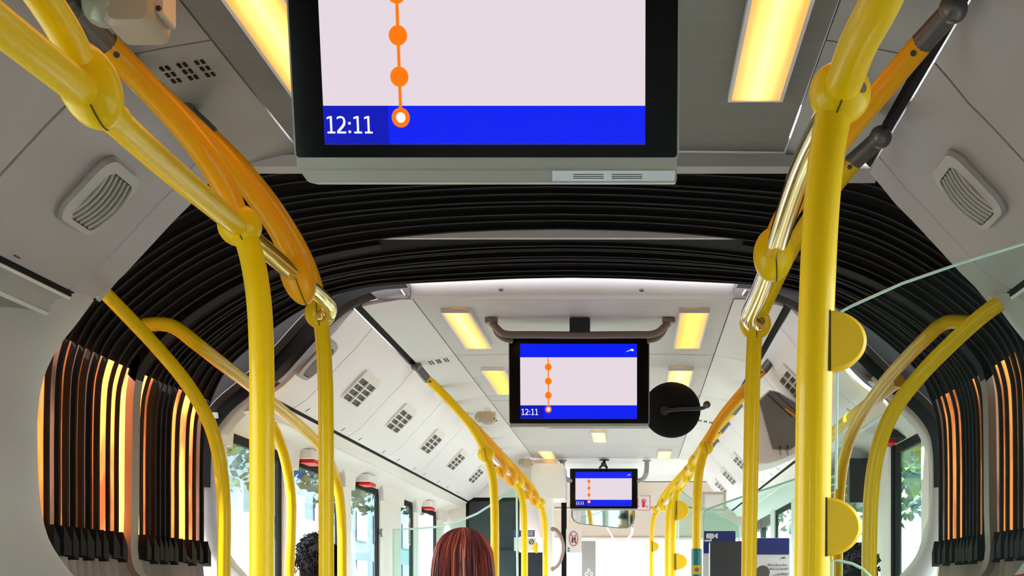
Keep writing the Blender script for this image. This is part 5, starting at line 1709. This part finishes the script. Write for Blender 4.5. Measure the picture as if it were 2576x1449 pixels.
        for p in hv2:
            x, y, z = p
            q = Vector((x * .083, y * .104 - .004, z * .122 + .010))
            front = y * .75 - z * .35
            if (y > .2 and z < .45) or z < -.35:
                q = Vector((x * .068, y * .080, z * .10))
            out.append(Rh @ q + Vector((0, .01, hz)))
        mk('hair', (put(out), hf2), M[hairm], r, smooth=True, sharp=180)
        curls = []
        for q in range(420):
            z = rn.uniform(-.25, 1); a = rn.uniform(0, 2 * math.pi)
            rr0 = math.sqrt(max(0, 1 - z * z))
            x, y = rr0 * math.sin(a), rr0 * math.cos(a)
            if y > .25 and z < .5: continue
            c_ = Vector((x * .084, y * .105 - .004, z * .123 + .010))
            cr_ = rn.uniform(.006, .013)
            e1 = Vector((rn.gauss(0, 1), rn.gauss(0, 1), rn.gauss(0, 1))).normalized()
            e2 = e1.cross(Vector((x, y, z))).normalized()
            pts = [T @ (Rh @ (c_ + (e1 * math.cos(t) + e2 * math.sin(t)) * cr_) + Vector((0, .01, hz))) for t in (0, 1.3, 2.6, 3.9, 5.0)]
            curls.append(tube(pts, .0022 * k, 4, 1, smoothpath=False))
        cu_ = mk('hair_curls', join(*curls), M[hairm], r)
        cu_['kind'] = 'stuff'
    return r
pw = P(1166, 1449, 5.15)
person('person with long dyed red hair seen from behind, at the bottom centre-left', (pw.x, 5.15, 0), math.radians(-6), 1.60, 'long', 'shirt2', 'hair_red', headyaw=math.radians(-4))
pm = P(800, 1449, 5.14)
person('person with short curly black hair at the bottom left, between the yellow poles', (pm.x, 5.14, 0), math.radians(68), 1.585, 'short', 'shirt1', 'hair_blk', headyaw=math.radians(-28))
pr_ = P(2168, 1449, 4.72)
person('person in dark clothes with dark hair, half hidden behind the olive rail and glass', (pr_.x - .02, 4.72, 0), math.radians(-75), 1.535, 'short', 'shirt1', 'hair_blk', headyaw=math.radians(30))

# ================================================================== OUTSIDE
ground = struct('ground')
mk('pavement', box(-80, 80, -40, 160, -.40, -.35), M['asphalt'], ground)
def tree(label, x, y, h, r, m='leaf', seed=1, n=2600):
    t = thing('street_tree', label, 'tree', (x, y, -.35))
    mk('trunk', tube([(x, y, -.35), (x + .1, y, h * .3), (x, y + .1, h * .62)], [.22, .16, .1], 10, 4), M['bark'], t, smooth=True)
    rn = random.Random(seed)
    V, Fc = [], []
    for i in range(n):
        a, b = rn.uniform(0, 2 * math.pi), rn.uniform(-.8, 1)
        rad = r * (rn.random() ** .4)
        c = Vector((x + math.cos(a) * math.sqrt(1 - b * b) * rad, y + math.sin(a) * math.sqrt(1 - b * b) * rad, h * .72 + b * rad * .75))
        e1 = Vector((rn.gauss(0, 1), rn.gauss(0, 1), rn.gauss(0, 1))).normalized()
        e2 = e1.cross(Vector((rn.gauss(0, 1), rn.gauss(0, 1), rn.gauss(0, 1)))).normalized()
        s = rn.uniform(.10, .26)
        k0 = len(V)
        V += [c - e1 * s, c + e2 * s * .6, c + e1 * s, c - e2 * s * .6]
        Fc.append((k0, k0 + 1, k0 + 2, k0 + 3))
    cr = mk('crown', (V, Fc), M[m], t)
    cr['kind'] = 'stuff'
    return t
tree('green tree outside the first left windows', -9.5, 26, 7.5, 3.0, 'leaf', 1)
tree('dark green tree farther along outside the left windows', -12.5, 40, 9.0, 4.0, 'leafd', 2)
tree('green tree seen through the far left windows', -8.8, 50, 8.0, 3.0, 'leaf', 3)
tree('low tree outside the third left window', -13.5, 33, 6.5, 2.6, 'leaf', 7)
tree('tree outside the right window behind the glass panel', 9.0, 42, 8.5, 4.2, 'leafd', 4)
tree('bushy tree outside the right doorway', 8.0, 30, 6.5, 3.0, 'leaf', 5)
tree('tree ahead of the bus at the right', 7.5, 55, 8.5, 4.5, 'leafd', 6)
def building(label, x0, x1, y0, y1, h, m, rows_, cols, face='x+'):
    b = thing('building', label, 'building', ((x0 + x1) / 2, (y0 + y1) / 2, -.35))
    mk('walls', box(x0, x1, y0, y1, -.35, h), M[m], b)
    mk('parapet', box(x0 - .2, x1 + .2, y0 - .2, y1 + .2, h, h + .6), M['bwall'], b)
    X_ = x1 if face == 'x+' else x0
    sgn = 1 if face == 'x+' else -1
    for i in range(rows_):
        for j in range(cols):
            ya = y0 + (y1 - y0) * (j + .2) / cols; yb_ = y0 + (y1 - y0) * (j + .8) / cols
            za = 1 + (h - 1.5) * (i + .15) / rows_; zb = 1 + (h - 1.5) * (i + .75) / rows_
            a_, b_ = sorted((X_ - sgn * .1, X_ + sgn * .06))
            f = mk('window', box(a_, b_, ya, yb_, za, zb), M['bglass'], b)
    return b
building('pale blue-windowed building outside the left windows', -28, -13, 44, 84, 13, 'bwall', 5, 9)
building('sand coloured building farther left behind the trees', -30, -18, 88, 118, 12, 'bwall2', 4, 7)
building('pale building outside the right windows', 16, 30, 40, 80, 14, 'bwall', 5, 8, 'x-')
van = thing('van', 'white van parked outside the first left windows', 'van', (-5.9, 22, -.35))
mk('body', prism([(-3.2, -.0), (3.2, 0), (3.2, 1.0), (2.6, 1.25), (2.1, 2.25), (1.9, 2.35), (-3.1, 2.35), (-3.2, 2.2)], (-6.6, 22, .05), (0, 1, 0), (0, 0, 1), (1, 0, 0), 0, 1.9, .05), M['vanw'], van, smooth=True)
mk('side_window', box(-4.705, -4.69, 23.2, 24.2, 1.35, 2.05), M['bglass'], van)
for yy in (20.0, 24.0):
    w1 = mk('wheel', cyl((-4.9, yy, 0), (1, 0, 0), .35, .24, 20), M['rubber'], van)
    mk('hub', cyl((-4.66, yy, 0), (1, 0, 0), .17, .02, 14), M['chrome'], w1)
w2 = mk('wheel', cyl((-6.6, 20.0, 0), (1, 0, 0), .35, .24, 20), M['rubber'], van)
w2 = mk('wheel', cyl((-6.6, 24.0, 0), (1, 0, 0), .35, .24, 20), M['rubber'], van)
